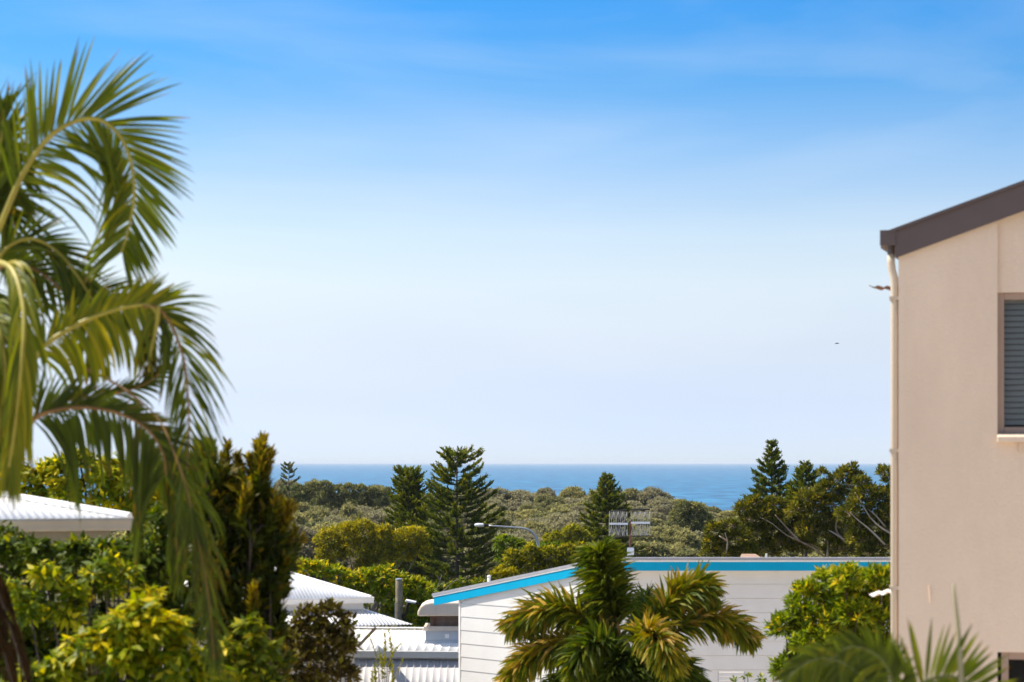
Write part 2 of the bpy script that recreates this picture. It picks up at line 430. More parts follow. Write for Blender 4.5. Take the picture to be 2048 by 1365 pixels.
l_.new(mp2.outputs[0], no2.inputs["Vector"])
rp_ = n_.new("ShaderNodeValToRGB")
rp_.color_ramp.elements[0].position = 0.40; rp_.color_ramp.elements[0].color = (0.002, 0.055, 0.145, 1)
rp_.color_ramp.elements[1].position = 0.62; rp_.color_ramp.elements[1].color = (0.022, 0.205, 0.36, 1)
l_.new(no2.outputs[0], rp_.inputs[0]); l_.new(rp_.outputs[0], b_.inputs["Base Color"])
bp_ = n_.new("ShaderNodeBump"); bp_.inputs["Strength"].default_value = 0.9; bp_.inputs["Distance"].default_value = 1.6
l_.new(no_.outputs[0], bp_.inputs["Height"]); l_.new(bp_.outputs[0], b_.inputs["Normal"])
l_.new(b_.outputs[0], o_.inputs[0])
sx = 16000.0
tag(mesh_obj("sea", [(-sx, 330, 0), (sx, 330, 0), (sx, 30000, 0), (-sx, 30000, 0)], [(0, 1, 2, 3)], sm), "calm blue sea reaching to the horizon", kind="structure")


M["bounce_paving"] = paint("bounce_paving", (0.62, 0.53, 0.42), 0.85, 0.08, 0.8, dirt=(0.35, 0.31, 0.26), dirt_amt=0.3)  # unseen pale ground, added to bounce warm sunlight onto the shaded walls
tag(mesh_obj("bounce_ground", [(-34, -40, 13.625), (34, -40, 13.625), (34, 39.6, 13.625), (-34, 39.6, 13.625)], [(0, 1, 2, 3)], M["bounce_paving"]), "unseen pale paved ground added to bounce light onto the walls", kind="structure")


# ------------------------------------------------------------------ roofs
def roof_sheets(parent, O, U, V, width, Lfun, mat, sheet=0.762, profile="corr", name="roof_sheet", pitch=0.076, amp=0.005):
    """sheets laid side by side along U, each running up V for Lfun(u) metres"""
    O, U, V = np.array(O, float), unit(U), unit(V)
    N = np.cross(U, V)
    if N[2] < 0: N = -N
    k = max(1, int(round(width / sheet)))
    for s in range(k):
        u0, u1 = s * width / k, (s + 1) * width / k
        if profile == "corr":
            us = np.linspace(u0, u1, max(2, int((u1 - u0) / pitch * 6)))
            hs = amp * np.cos(us / pitch * 2 * math.pi)
        else:
            us, hs = [], []
            c = math.floor(u0 / pitch) * pitch
            us.append(u0); hs.append(0)
            while c < u1:
                for du, h in ((-0.022, 0), (-0.012, amp), (0.012, amp), (0.022, 0)):
                    if u0 + 0.001 < c + du < u1 - 0.001: us.append(c + du); hs.append(h)
                c += pitch
            us.append(u1); hs.append(0)
            us, hs = np.array(us), np.array(hs)
        L = np.array([max(0.0, Lfun(u)) for u in us])
        lo = O + np.outer(us, U) + np.outer(hs, N) + N * (0.0015 * (s % 2))
        hi = lo + np.outer(L, V)
        m = len(us)
        t = 0.004
        v = np.vstack([lo, hi, lo - N * t, hi - N * t])
        i = np.arange(m - 1)
        f = np.vstack([np.stack([i, i + 1, m + i + 1, m + i], 1), np.stack([2 * m + i + 1, 2 * m + i, 3 * m + i, 3 * m + i + 1], 1),
                       np.stack([i + 1, i, 2 * m + i, 2 * m + i + 1], 1), np.stack([m + i, m + i + 1, 3 * m + i + 1, 3 * m + i], 1)])
        mesh_obj(name, v, f, mat, parent)


UP = np.array([0, 0, 1.0])

# ------------------------------------------------------------------ beige house on the right
TH = R(11.2)
BY = 17.0
BX = (1797 - HX) / F * BY
cB, sB = math.cos(TH), math.sin(TH)
UB = np.array([cB, -sB, 0]); NB = np.array([-sB, -cB, 0])       # along the facade, and out of it


def fac(px, py=925, off=0.0):
    k = (px - HX) / F
    u = (BY * k - BX) / (cB + k * sB)
    Y = BY - u * sB
    return u, EYE + (HY - py) / F * Y


SKEW = math.tan(R(8.0))
def fpt(u, z, out=0.0):
    """point on the facade plane; behind it the side wall runs off a little out of square"""
    return np.array([BX, BY, 0]) + UB * (u + SKEW * max(0.0, -0.22 - out)) + NB * out + UP * z


house = empty("beige_house", (BX, BY, 13.4), "beige rendered two-storey house with dark raking roof edge and blinds", "house")
u_rec, _ = fac(1995)
_, z_gut = fac(1797, 512)
u_far = 7.0
uL, zL = fac(1797, 515); uR, zR = fac(2048, 423)
pitch_b = (zR - zL) / (uR - uL)
_, z_wtop = fac(2000, 585); _, z_wbot = fac(2000, 868)
u_wR = u_rec + 1.75
zg = 13.0
wallb = MB()
D = 7.5


def fbox(mb, u0, u1, z0, z1, o0, o1, rake=None):
    """box on the facade between out-offsets o0<o1; rake: top follows the roof slope"""
    t0 = z1 if rake is None else zL + pitch_b * u0 + rake
    t1 = z1 if rake is None else zL + pitch_b * u1 + rake
    a = [fpt(u0, z0, o0), fpt(u1, z0, o0), fpt(u1, t1, o0), fpt(u0, t0, o0)]
    b = [fpt(u0, z0, o1), fpt(u1, z0, o1), fpt(u1, t1, o1), fpt(u0, t0, o1)]
    mb.quad_prism(a, b)


fbox(wallb, 0, u_rec, zg, 0, -0.22, 0, rake=0.10)                               # corner pier
fbox(wallb, u_rec, u_wR, z_wtop, 0, -0.22, -0.045, rake=0.10)                   # recessed panel over the window
_, z_lw = fac(2003, 1305)
fbox(wallb, u_rec, u_wR, z_lw, z_wbot, -0.22, -0.002)                           # spandrel
fbox(wallb, u_wR, u_far, zg, 0, -0.22, 0, rake=0.10)
fbox(wallb, u_rec, u_wR, zg, z_lw - 1.2, -0.22, -0.002)
wallb.build("wall", M["beige_wall"], house)
side = MB()
side.quad_prism([fpt(0.0, zg, -0.223), fpt(0.22, zg, -0.223), fpt(0.22, zL + 0.1, -0.223), fpt(0, zL + 0.1, -0.223)],
                [fpt(0.0, zg, -D), fpt(0.22, zg, -D), fpt(0.22, zL + 0.1, -D), fpt(0, zL + 0.1, -D)])
side.box(fpt(0.22, zg, -D), UB * (u_far - 0.22), NB * 0.2, UP * (zL + 0.1 - zg))
side.box(fpt(u_far - 0.2, zg, -D + 0.2), UB * 0.2, NB * (D - 0.43), UP * (zL + 0.1 - zg))
side.build("side_wall", M["beige_wall"], house)
floor_b = MB(); floor_b.box(fpt(0.22, z_lw + 0.35, -D + 0.2), UB * (u_far - 0.42), NB * (D - 0.43), UP * 0.2)
floor_b.build("floor_slab", M["render_wall"], house)
# raking fascia, gutter, roof
fas = MB()
uf0 = fac(1791)[0]
th = 0.225
zf = lambda u: zL + pitch_b * u
a_ = [fpt(uf0, zf(uf0), 0.02), fpt(u_far, zf(u_far), 0.02), fpt(u_far, zf(u_far) + th, 0.02), fpt(uf0, zf(uf0) + th, 0.02)]
b_ = [p + NB * 0.03 for p in a_]
fas.quad_prism(a_, b_)
fas.build("fascia", M["bronze"], house)
cap = MB()
a_ = [fpt(uf0 - 0.06, zf(uf0 - 0.06) + th + 0.002, -0.05), fpt(u_far, zf(u_far) + th + 0.002, -0.05), fpt(u_far, zf(u_far) + th + 0.03, -0.05), fpt(uf0 - 0.06, zf(uf0 - 0.06) + th + 0.03, -0.05)]
cap.quad_prism(a_, [p + NB * 0.125 for p in a_])
cap.build("barge_capping", M["bronze"], house)
Vb = unit(np.array([cB, -sB, pitch_b]))
roof_sheets(house, fpt(-0.08, zf(-0.08) + th - 0.02, -0.06), -NB + UB * SKEW, Vb, D + 0.2, lambda u: (u_far + 0.1) / Vb[0] * cB, M["zinc"], 0.762, "corr")
gut = MB()
ug0, zg0 = fac(1761, 463); ug1, zg1 = fac(1790, 491)
for (u0, u1, z0, z1) in ((ug0, ug0 + 0.012, zg1, zg0), (ug1 - 0.012, ug1, zg1, zg0 - 0.015), (ug0 + 0.0125, ug1 - 0.0125, zg1, zg1 + 0.012)):
    q_ = lambda o: [fpt(u0, z0, o), fpt(u1, z0, o), fpt(u1, z1, o), fpt(u0, z1, o)]
    gut.quad_prism(q_(-D), q_(-0.22)); gut.quad_prism(q_(-0.2205), q_(0.05))
gut.box(fpt(ug0 - 0.004, zg1 - 0.004, 0.051), UB * (ug1 - ug0 + 0.008), NB * 0.012, UP * (zg0 - zg1 + 0.006))
gut.build("gutter", M["bronze"], house)
dp = MB()
ud, _ = fac(1789)
d_top = [fpt(fac(1782)[0], fac(1782, 491)[1], -0.05), fpt(fac(1782)[0], fac(1782, 520)[1], -0.05)]
MB().tube(d_top, 0.032, 10).build("gutter_outlet", M["bronze"], house)
pts = [fpt(fac(1782)[0], fac(1782, 508)[1], -0.05), fpt(fac(1782)[0], fac(1782, 525)[1], -0.05), fpt(fac(1784)[0], fac(1784, 540)[1], -0.05), fpt(fac(1788.5)[0], fac(1789, 556)[1], -0.05), fpt(ud, fac(1789, 575)[1], -0.05), fpt(ud, zg, -0.05)]
dp.tube(pts, 0.033, 14).build("downpipe", M["beige_pipe"], house, smooth=True)
for py in (600, 905, 1180):
    zz = fac(1789, py)[1]
    MB().box(fpt(ud - 0.043, zz, -0.093), UB * 0.086, NB * 0.086, UP * 0.03).build("pipe_bracket", M["beige_pipe"], house)
# upper window
wroot = MB()
fz0, fz1 = z_wbot + 0.003, z_wtop - 0.003
fu0, fu1 = u_rec + 0.003, u_wR - 0.003
fw = 0.055
def frame_ring(mb, u0, u1, z0, z1, w, o0, o1):
    for (a, b, c, d) in ((u0, u0 + w, z0, z1), (u1 - w, u1, z0, z1), (u0 + w + .0005, u1 - w - .0005, z0, z0 + w), (u0 + w + .0005, u1 - w - .0005, z1 - w, z1)):
        mb.box(fpt(a, c, o0), UB * (b - a), NB * (o1 - o0), UP * (d - c))
frame_ring(wroot, fu0, fu1, fz0, fz1, fw, -0.16, -0.07)
win = wroot.build("window", M["window_frame"], house, bevel=0.004)
MB().box(fpt(fu0 + fw, fz0 + fw, -0.105), UB * (fu1 - fu0 - 2 * fw), NB * 0.006, UP * (fz1 - fz0 - 2 * fw)).build("pane", M["glass"], win)
nsl = int((fz1 - fz0 - 2 * fw) / 0.049)
for i in range(nsl):
    z = fz0 + fw + 0.02 + i * 0.049
    MB().quad_prism([fpt(fu0 + fw + .004, z, -0.125), fpt(fu0 + fw + .004, z + 0.003, -0.125), fpt(fu0 + fw + .004, z + 0.043, -0.142), fpt(fu0 + fw + .004, z + 0.040, -0.142)],
                    [fpt(fu1 - fw - .004, z, -0.125), fpt(fu1 - fw - .004, z + 0.003, -0.125), fpt(fu1 - fw - .004, z + 0.043, -0.142), fpt(fu1 - fw - .004, z + 0.040, -0.142)]).build("blind_slat", M["blind"], win)
sil = MB()
_, zs0 = fac(2000, 885); _, zs1 = fac(2000, 869)
us_ = fac(1994)[0]
sil.quad_prism([fpt(us_, zs0, 0.0), fpt(us_, zs0, 0.06), fpt(us_, zs1 - 0.02, 0.06), fpt(us_, zs1, 0.0)],
               [fpt(u_wR + 0.05, zs0, 0.0), fpt(u_wR + 0.05, zs0, 0.06), fpt(u_wR + 0.05, zs1 - 0.02, 0.06), fpt(u_wR + 0.05, zs1, 0.0)])
sil.build("window_sill", M["beige_wall"], house, bevel=0.006)
MB().box(fpt(fac(2038)[0], fac(2038, 905)[1], 0.0), UB * 0.018, NB * 0.02, UP * 0.075).build("weep_vent", M["beige_wall"], house)
# lower window
lw = MB()
lf0, lf1 = u_rec + 0.003, u_wR - 0.003
frame_ring(lw, fac(2003)[0], lf1, z_lw - 1.197, z_lw - 0.003, 0.06, -0.16, -0.04)
lwin = lw.build("window", M["window_frame"], house, bevel=0.004)
MB().box(fpt(fac(2003)[0] + 0.06, z_lw - 1.137, -0.11), UB * (lf1 - fac(2003)[0] - 0.12), NB * 0.006, UP * 1.074).build("pane", M["glass"], lwin)
MB().box(fpt(0.3, z_lw - 1.6, -0.6), UB * (u_far - 0.6), NB * 0.02, UP * 2.0).build("dark_backing", M["dark"], house)  # dark sheet standing in for the unlit room behind the window
MB().box(fpt(0.3, z_wbot - 0.3, -0.8), UB * (u_far - 0.6), NB * 0.02, UP * 2.2).build("dark_backing", M["dark"], house)
# faint tap pipe on the wall
MB().tube([fpt(fac(1858)[0], fac(1858, 1170)[1], 0.015), fpt(fac(1861)[0], fac(1861, 1205)[1], 0.004)], 0.006, 8).build("wall_vent_pipe", M["beige_wall"], house)
# corrugated window hoods on the hidden left wall
for (px0, py0, px1, py1, mat_, off) in ((1727, 573, 1783, 577, "rust", 0.3), (1731, 1192, 1785, 1183, "white_roof", 0.3)):
    a0 = fpt(-0.36, fac(1727, py0)[1], -0.55)
    hood = MB()
    upper = py0 < 900
    zA = EYE + (HY - py0) / F * 17.5
    zB = EYE + (HY - (py1 - (0 if upper else 14))) / F * 17.5
    ho = empty("part_root", (0, 0, 0)) if False else None
    hv, hf = [], []
    m = 40
    dep = 0.45 if upper else 0.55
    for k in range(m):
        q = k / (m - 1)
        u = -0.29 + 0.287 * q
        h = (0.009 if upper else 0.012) * math.cos(q * 3.6 * 2 * math.pi)
        zb_ = zA + (-0.012 if upper else 0.055) * q
        hv.append(fpt(u, zb_ + h, -0.45)); hv.append(fpt(u, zb_ + h + (0.015 if upper else 0.0), -0.45 - dep))
    b0 = len(hv)
    hv += [p - UP * 0.005 for p in hv]
    for k in range(m - 1):
        i = 2 * k
        hf.append((i, i + 1, i + 3, i + 2)); hf.append((b0 + i + 1, b0 + i, b0 + i + 2, b0 + i + 3)); hf.append((i, i + 2, b0 + i + 2, b0 + i))
    hf.append((0, 1, b0 + 1, b0))
    hd = mesh_obj("window_hood", hv, hf, M[mat_], house)
    MB().box(fpt(-0.12, zA - 0.03, -0.70), UB * 0.117, NB * 0.025, UP * 0.025).build("bracket", M["rust" if upper else "white_paint"], hd)

# ------------------------------------------------------------------ house with the white roof at the left edge
LY = 20.0
lc = P(255, 1036, LY)
lh = empty("white_roofed_house", (lc[0] - 3, LY + 3, 13.4), "house at left edge with white corrugated hip roof and pale gutter", "house")
ptan = 0.19
Vl = unit(np.array([0, 1, ptan]))
lw_ = 5.0
roof_sheets(lh, lc - np.array([lw_, 0, 0]), (1, 0, 0), Vl, lw_, lambda u: (lw_ - u) * math.sqrt(1 + ptan ** 2), M["white_roof"], 0.762, "corr", amp=0.003)
roof_sheets(lh, lc, (0, 1, 0), unit(np.array([-1, 0, ptan])), 6.0, lambda u: min(u, 5.0) * math.sqrt(1 + ptan ** 2), M["white_roof"], 0.762, "corr")
hp0, hp1 = lc + np.array([0.02, -0.02, 0.012]), lc + np.array([-lw_, lw_, lw_ * ptan + 0.012])
MB().tube([hp0, hp1], 0.045, 8).build("hip_capping", M["white_roof"], lh)


def quad_gutter(parent, a, b, outd, mat, h=0.115, w=0.12):
    """ogee gutter from a to b; outd = outward direction; a, b on the roof edge line"""
    a, b, outd = np.array(a, float), np.array(b, float), unit(outd)
    prof = [(0.0, -0.005), (0.0, -h), (w * 0.55, -h), (w * 0.72, -h * 0.86), (w * 0.80, -h * 0.55), (w * 0.92, -h * 0.30), (w, -h * 0.18), (w, 0.0),
            (w - 0.012, 0.0), (w - 0.012, -h * 0.14), (w * 0.70, -h * 0.5), (w * 0.62, -h * 0.8), (w * 0.5, -h + 0.008), (0.006, -h + 0.008), (0.006, -0.005)]
    m = MB()
    m.quad_prism([a + outd * x + UP * z for x, z in prof], [b + outd * x + UP * z for x, z in prof])
    return m.build("gutter", mat, parent)


ge = P(294, 1040, LY - 0.12)
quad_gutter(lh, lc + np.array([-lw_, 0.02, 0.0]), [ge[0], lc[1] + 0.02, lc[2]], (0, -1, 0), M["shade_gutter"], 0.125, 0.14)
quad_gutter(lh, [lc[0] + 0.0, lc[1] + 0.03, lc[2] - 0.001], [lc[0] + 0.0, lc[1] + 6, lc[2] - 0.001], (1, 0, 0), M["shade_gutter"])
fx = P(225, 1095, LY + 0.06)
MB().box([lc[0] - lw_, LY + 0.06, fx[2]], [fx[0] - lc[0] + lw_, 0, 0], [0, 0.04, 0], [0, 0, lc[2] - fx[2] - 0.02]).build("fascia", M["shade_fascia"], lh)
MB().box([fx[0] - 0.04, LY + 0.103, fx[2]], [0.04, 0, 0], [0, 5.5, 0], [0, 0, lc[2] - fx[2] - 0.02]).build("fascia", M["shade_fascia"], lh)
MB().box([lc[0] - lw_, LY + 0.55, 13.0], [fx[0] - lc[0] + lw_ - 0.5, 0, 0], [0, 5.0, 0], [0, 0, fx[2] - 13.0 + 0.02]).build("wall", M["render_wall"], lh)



def swing(root, pivot, deg):
    """turn a finished thing about a vertical line through pivot"""
    a = R(deg)
    v = np.array(root.location) - np.array(pivot)
    root.location = (pivot[0] + v[0] * math.cos(a) - v[1] * math.sin(a), pivot[1] + v[0] * math.sin(a) + v[1] * math.cos(a), root.location[2])
    root.rotation_euler[2] = a


swing(lh, lc, 22.0)

# ------------------------------------------------------------------ blue-trimmed house
CY = 40.0
cw = P(1205, 1119, CY)                     # top of the near roof corner
ld = unit(np.array([-1, 1, 0]))            # along the left face, away
slope_l = -0.95 / 4.99
bh = empty("blue_trimmed_house", (cw[0] + 3, CY + 4, 13.4), "white weatherboard house with bright blue fascia and skillion roof", "house")
rd = np.array([1.0, 0, 0])
Lr, Ll = 13.0, 4.99
nl = unit(np.array([-1, -1, 0])); nr = np.array([0, -1.0, 0])
fh = 0.180
ctop = cw - UP * 0.062
mit = np.array([-math.tan(R(22.5)), -1, 0])   # mitre direction at the corner


def fascia_run(name, z_hi, z_lo, o_in, o_out, mat, ext=0.0):
    # right run
    m = MB()
    A0, A1 = cw + mit * o_in, cw + mit * o_out
    B0, B1 = cw + rd * Lr + nr * o_in, cw + rd * Lr + nr * o_out
    m.quad_prism([A0 + UP * z_lo, A1 + UP * z_lo, A1 + UP * z_hi, A0 + UP * z_hi], [B0 + UP * z_lo, B1 + UP * z_lo, B1 + UP * z_hi, B0 + UP * z_hi])
    m.build(name, mat, bh)
    m = MB()
    E = cw + ld * (Ll + ext) + UP * slope_l * (Ll + ext)
    B0, B1 = E + nl * o_in, E + nl * o_out
    m.quad_prism([A0 + UP * z_lo, A1 + UP * z_lo, A1 + UP * z_hi, A0 + UP * z_hi], [B0 + UP * z_lo, B1 + UP * z_lo, B1 + UP * z_hi, B0 + UP * z_hi])
    m.build(name, mat, bh)


fascia_run("fascia", -0.052, -0.052 - fh, -0.03, 0.0, M["blue"])
fascia_run("trim_strip", -0.022, -0.0515, -0.02, 0.012, M["white_paint"], 0.02)
fascia_run("roof_capping", 0.035, -0.0215, -0.14, 0.02, M["zinc"], 0.04)
# roof plane: falls away behind
Vr = unit(np.array([-1, 1, slope_l * math.sqrt(2)]))
rb = cw - UP * 0.03 + np.array([0.1, 0.1, 0])
roof_sheets(bh, rb + Vr * 0.06 + rd * 0.05, rd, Vr, Lr - 0.2, lambda u: Ll - 0.1, M["zinc_roof"], 0.762, "corr")
# walls with boards
wo = 0.20                                    # eave depth
wl_, wr_ = 0.06, 0.30                        # eave depth on the left and right faces
wc = cw + np.array([wl_ / 0.7071 - wr_, wr_, 0])   # wall corner
wzt = cw[2] - 0.052 - fh + 0.02
wl0 = (P(922, 1100, 42.9))
Lw = 3.84
wallm = MB()
wallm.box([wc[0], wc[1] + 0.03, 13.0], [Lr - 0.6, 0, 0], [0, 0.12, 0], [0, 0, wzt - 13.0 - 0.02])
a0 = np.array([wc[0], wc[1], 13.0]) - nl * 0.03
zc_l = lambda t: wzt + slope_l * t - 0.02
wallm.quad_prism([a0, a0 + ld * Lw, a0 + ld * Lw + UP * (zc_l(Lw) - 13.0), a0 + UP * (zc_l(0) - 13.0)],
                 [p - nl * 0.12 for p in (a0, a0 + ld * Lw, a0 + ld * Lw + UP * (zc_l(Lw) - 13.0), a0 + UP * (zc_l(0) - 13.0))])
wallm.build("wall", M["white_paint"], bh)
sof = MB()
def sof_quad(za, zb_):
    for run in (0, 1):
        ins, dp_ = 0.034, (wr_ if run == 0 else wl_) + 0.05
        c0, c1 = cw - mit * ins, cw - mit * dp_
        if run == 0: e0, e1 = cw + rd * Lr - nr * ins, cw + rd * Lr - nr * dp_
        else:
            E = cw + ld * Ll + UP * slope_l * Ll
            e0, e1 = E - nl * ins, E - nl * dp_
        q_ = [c0, e0, e1, c1]
        sof.quad_prism([p + UP * (za - 0.003 * run) for p in q_], [p + UP * (zb_ - 0.003 * run) for p in q_])
sof_quad(-0.16, -0.15)
sof.build("soffit", M["white_paint"], bh)
bp_h = 0.289
zb = 13.2
while zb < wzt - 0.02:
    z1 = min(zb + bp_h, wzt - 0.006)
    # board with a lapped lower edge: thicker at the bottom
    A, B = np.array([wc[0], wc[1], 0]), np.array([wc[0] + Lr - 0.6, wc[1], 0])
    pr = ((0.032, zb), (0.018, z1 - 0.006), (0.0, z1 - 0.006), (0.0, zb))
    m = MB().quad_prism([A - mit / 1 * 0 + mit * (o - 0.029) + UP * z for o, z in pr], [B + nr * (o - 0.029) + UP * z for o, z in pr])
    m.build("weatherboard", M["board"], bh)
    # left face board, cut to the rake
    tmax = Lw if zc_l(Lw) > z1 else max(0.0, (z1 - wzt + 0.02) / slope_l)
    tlow = Lw if zc_l(Lw) > zb else max(0.0, (zb - wzt + 0.02) / slope_l)
    if tlow > 0.1:
        Bt, Bl = A + ld * tmax, A + ld * tlow
        pr = ((0.032, zb), (0.022, z1 - 0.004), (0.0, z1 - 0.004), (0.0, zb))
        m = MB().quad_prism([A + mit * (o - 0.029) + UP * z for o, z in pr],
                            [(Bl if i in (0, 3) else Bt) + nl * (o - 0.029) + UP * z for i, (o, z) in enumerate(pr)])
        m.build("weatherboard", M["board"], bh)
    zb += bp_h
cb = MB().box(np.array([wc[0], wc[1], 13.0]) + ld * (Lw + 0.002) - nl * 0.15, ld * 0.05, nl * 0.16, UP * (zc_l(Lw) - 13.0 - 0.01)).build("corner_board", M["white_paint"], bh)
back = MB()
pB = np.array([wc[0], wc[1], 13.0]) + ld * (Lw - 0.1) - nl * 0.16
back.box(pB, [9, 0, 0], [0, 0.12, 0], [0, 0, zc_l(Lw) - 13.0 - 0.1])
back.build("back_wall", M["white_paint"], bh)
# vent pipe on the roof
vp = P(978, 1172, 43.3)
tv = MB().tube([vp - UP * 0.12, vp + UP * 0.19], 0.037, 12).tube([vp + UP * 0.19, vp + UP * 0.215, vp + UP * 0.235], [0.046, 0.044, 0.012], 12)
tag(tv.build("vent_pipe", M["white_paint"], None, True, origin=vp - UP * 0.12), "short white capped vent pipe above the sloping blue fascia", "pipe")

# television antenna on its mast
AY = 42.5
ab = P(1260, 1121, AY)
an = empty("television_antenna", ab - UP * 0.25, "flat grid television antenna on rusty mast above the blue-trimmed roof", "antenna")
MB().tube([ab - UP * 0.3, P(1261, 1042, AY)], 0.026, 10).build("mast", M["rust"], an)
px0, px1 = 1219, 1299
for sgn, (a, b) in enumerate(((1219, 1254), (1262, 1300))):
    for py in (1022, 1074):
        tilt = -4 if sgn else 3
        MB().tube([P(a, py + tilt * 0.5 + (1 if py > 1050 else 0), AY + 0.04), P(b, py - 2 + tilt * 0.2, AY + 0.04)], 0.018, 6).build("frame_bar", M["black"], an)
    n_el = 9
    for k in range(n_el):
        x = a + (b - a) * k / (n_el - 1)
        MB().tube([P(x, 1024 + random.uniform(-1, 1), AY), P(x + random.uniform(-1, 1), 1072, AY)], 0.0065, 5).build("reflector_rod", M["alu"], an)
    for k in range(4):
        x = a + 4 + (b - a - 8) * k / 3
        for s2 in (-1, 1):
            cyy = 1047 + s2 * 13
            MB().tube([P(x - 4, cyy - 10, AY - 0.07), P(x, cyy + (9 if s2 < 0 else -9) * 1, AY - 0.05), P(x + 4, cyy - 10, AY - 0.07)] if s2 < 0 else
                      [P(x - 4, cyy + 11, AY - 0.07), P(x, cyy - 9, AY - 0.05), P(x + 4, cyy + 11, AY - 0.07)], 0.011, 5).build("bow_tie_element", M["alu"], an)
for k, (a, b) in enumerate(((1219, 1256), (1262, 1300))):
    MB().box(P(a, 1050 - k * 2, AY - 0.045), P(b, 1050 - k * 2, AY) - P(a, 1050 - k * 2, AY), [0, 0.03, 0], [0, 0, 0.042]).build("boom", M["lamp_white"], an)
amp = MB().box(P(1254.5, 1111, AY - 0.09), [0.145, 0, 0], [0, 0.07, 0], [0, 0, 0.165]).build("amplifier_box", M["lamp_white"], an, bevel=0.02)
MB().tube([P(1255.5, 1100, AY - 0.09), P(1254, 1150, AY - 0.4), P(1254, 1180, AY - 0.6)], 0.008, 6).build("cable", M["alu"], an)

# ------------------------------------------------------------------ low white roof with the cooler behind the blue-trimmed house
WY = 48.0
yaw = R(5.0)
Uw = np.array([math.cos(yaw), -math.sin(yaw), 0]); Gw = np.array([math.sin(yaw), math.cos(yaw), 0])
we = P(715, 1301, WY)
wh = empty("low_white_house", (we[0] + 2, WY + 1, 13.0), "low house with ribbed white metal roof and deep white gutter", "house")
pw = 0.27
Vw = unit(Gw + UP * pw)
roof_sheets(wh, we - Uw * 1.6, Uw, Vw, 5.6, lambda u: 1.5, M["white_roof"], 0.8, "rib", pitch=0.2, amp=0.008)
MB().box(we - Uw * 1.6 - Gw * 0.11 - UP * 0.165, Uw * 5.6, Gw * 0.1, UP * 0.165).build("gutter", M["gutter"], wh, bevel=0.012)
top_c = we - Uw * 1.6 + Vw * 1.46 + UP * 0.03
for k in range(7):
    MB().box(top_c + Uw * 0.8 * k + UP * 0.003 * (k % 2), Uw * 0.785, Gw * 0.16, UP * 0.025).build("ridge_capping", M["white_roof"], wh)
wallw = MB().box(we - Uw * 1.5 + Gw * 0.1 - UP * 2.6, Uw * 5.4, Gw * 1.3, UP * 2.42).build("wall", M["white_paint"], wh)
Vw2 = unit(Gw + UP * 1.5)
lowL = 1.3
lo2 = we - Gw * 0.02 - UP * 0.20 - Vw2 * lowL
roof_sheets(wh, lo2 - Uw * 1.6, Uw, Vw2, 5.6, lambda u: lowL, M["shaded_white_roof"], 0.8, "rib", name="lower_roof_sheet", pitch=0.165, amp=0.006)
# evaporative cooler
cb0 = P(848, 1293, WY + 0.35)
sw = (F / (WY + 0.35))
ac = empty("roof_cooler", cb0, "cream hooded evaporative cooler on grey base on white roof", "cooler")
def cx(px): return (px - HX) / F * (WY + 0.35)
def cz(py): return EYE + (HY - py) / F * (WY + 0.35)
y0 = WY + 0.35
def taper(x0, x1, z0, X0, X1, z1, ya, yb, Ya, Yb):
    return MB().quad_prism([(x0, ya, z0), (x1, ya, z0), (x1, yb, z0), (x0, yb, z0)], [(X0, Ya, z1), (X1, Ya, z1), (X1, Yb, z1), (X0, Yb, z1)])
taper(cx(845), cx(955), cz(1296), cx(850), cx(950), cz(1281), y0 - 0.05, y0 + 1.0, y0, y0 + 0.95).build("flared_base", M["cooler_base"], ac)
taper(cx(851), cx(949), cz(1280.6), cx(851), cx(949), cz(1262), y0, y0 + 0.95, y0, y0 + 0.95).build("base", M["cooler_base"], ac)
MB().box((cx(890), y0 - 0.006, cz(1277)), (0.1, 0, 0), (0, 0.004, 0), (0, 0, 0.1)).build("sticker", M["white_paint"], ac)
taper(cx(845), cx(955), cz(1261.5), cx(848), cx(952), cz(1253), y0 - 0.06, y0 + 1.0, y0 - 0.03, y0 + 0.98).build("ledge", M["cooler"], ac, bevel=0.01)
taper(cx(860), cx(940), cz(1252.5), cx(860), cx(940), cz(1233), y0 + 0.06, y0 + 0.9, y0 + 0.06, y0 + 0.9).build("grill", M["grill"], ac)
for xx in (866, 916):
    taper(cx(xx), cx(xx + 5), cz(1252.4), cx(xx + 2), cx(xx + 8), cz(1233.2), y0 + 0.02, y0 + 0.05, y0 + 0.02, y0 + 0.05).build("corner_post", M["rust"], ac)
hood = MB()
prof = [(835, 1232), (836, 1222), (841, 1213), (850, 1207), (862, 1204.5), (938, 1204.5), (950, 1207), (959, 1213), (964, 1222), (965, 1232)]
hood.quad_prism([(cx(a), y0 - 0.12, cz(b)) for a, b in prof], [(cx(a), y0 + 1.05, cz(b)) for a, b in prof])
hood.build("hood", M["cooler"], ac, bevel=0.04)

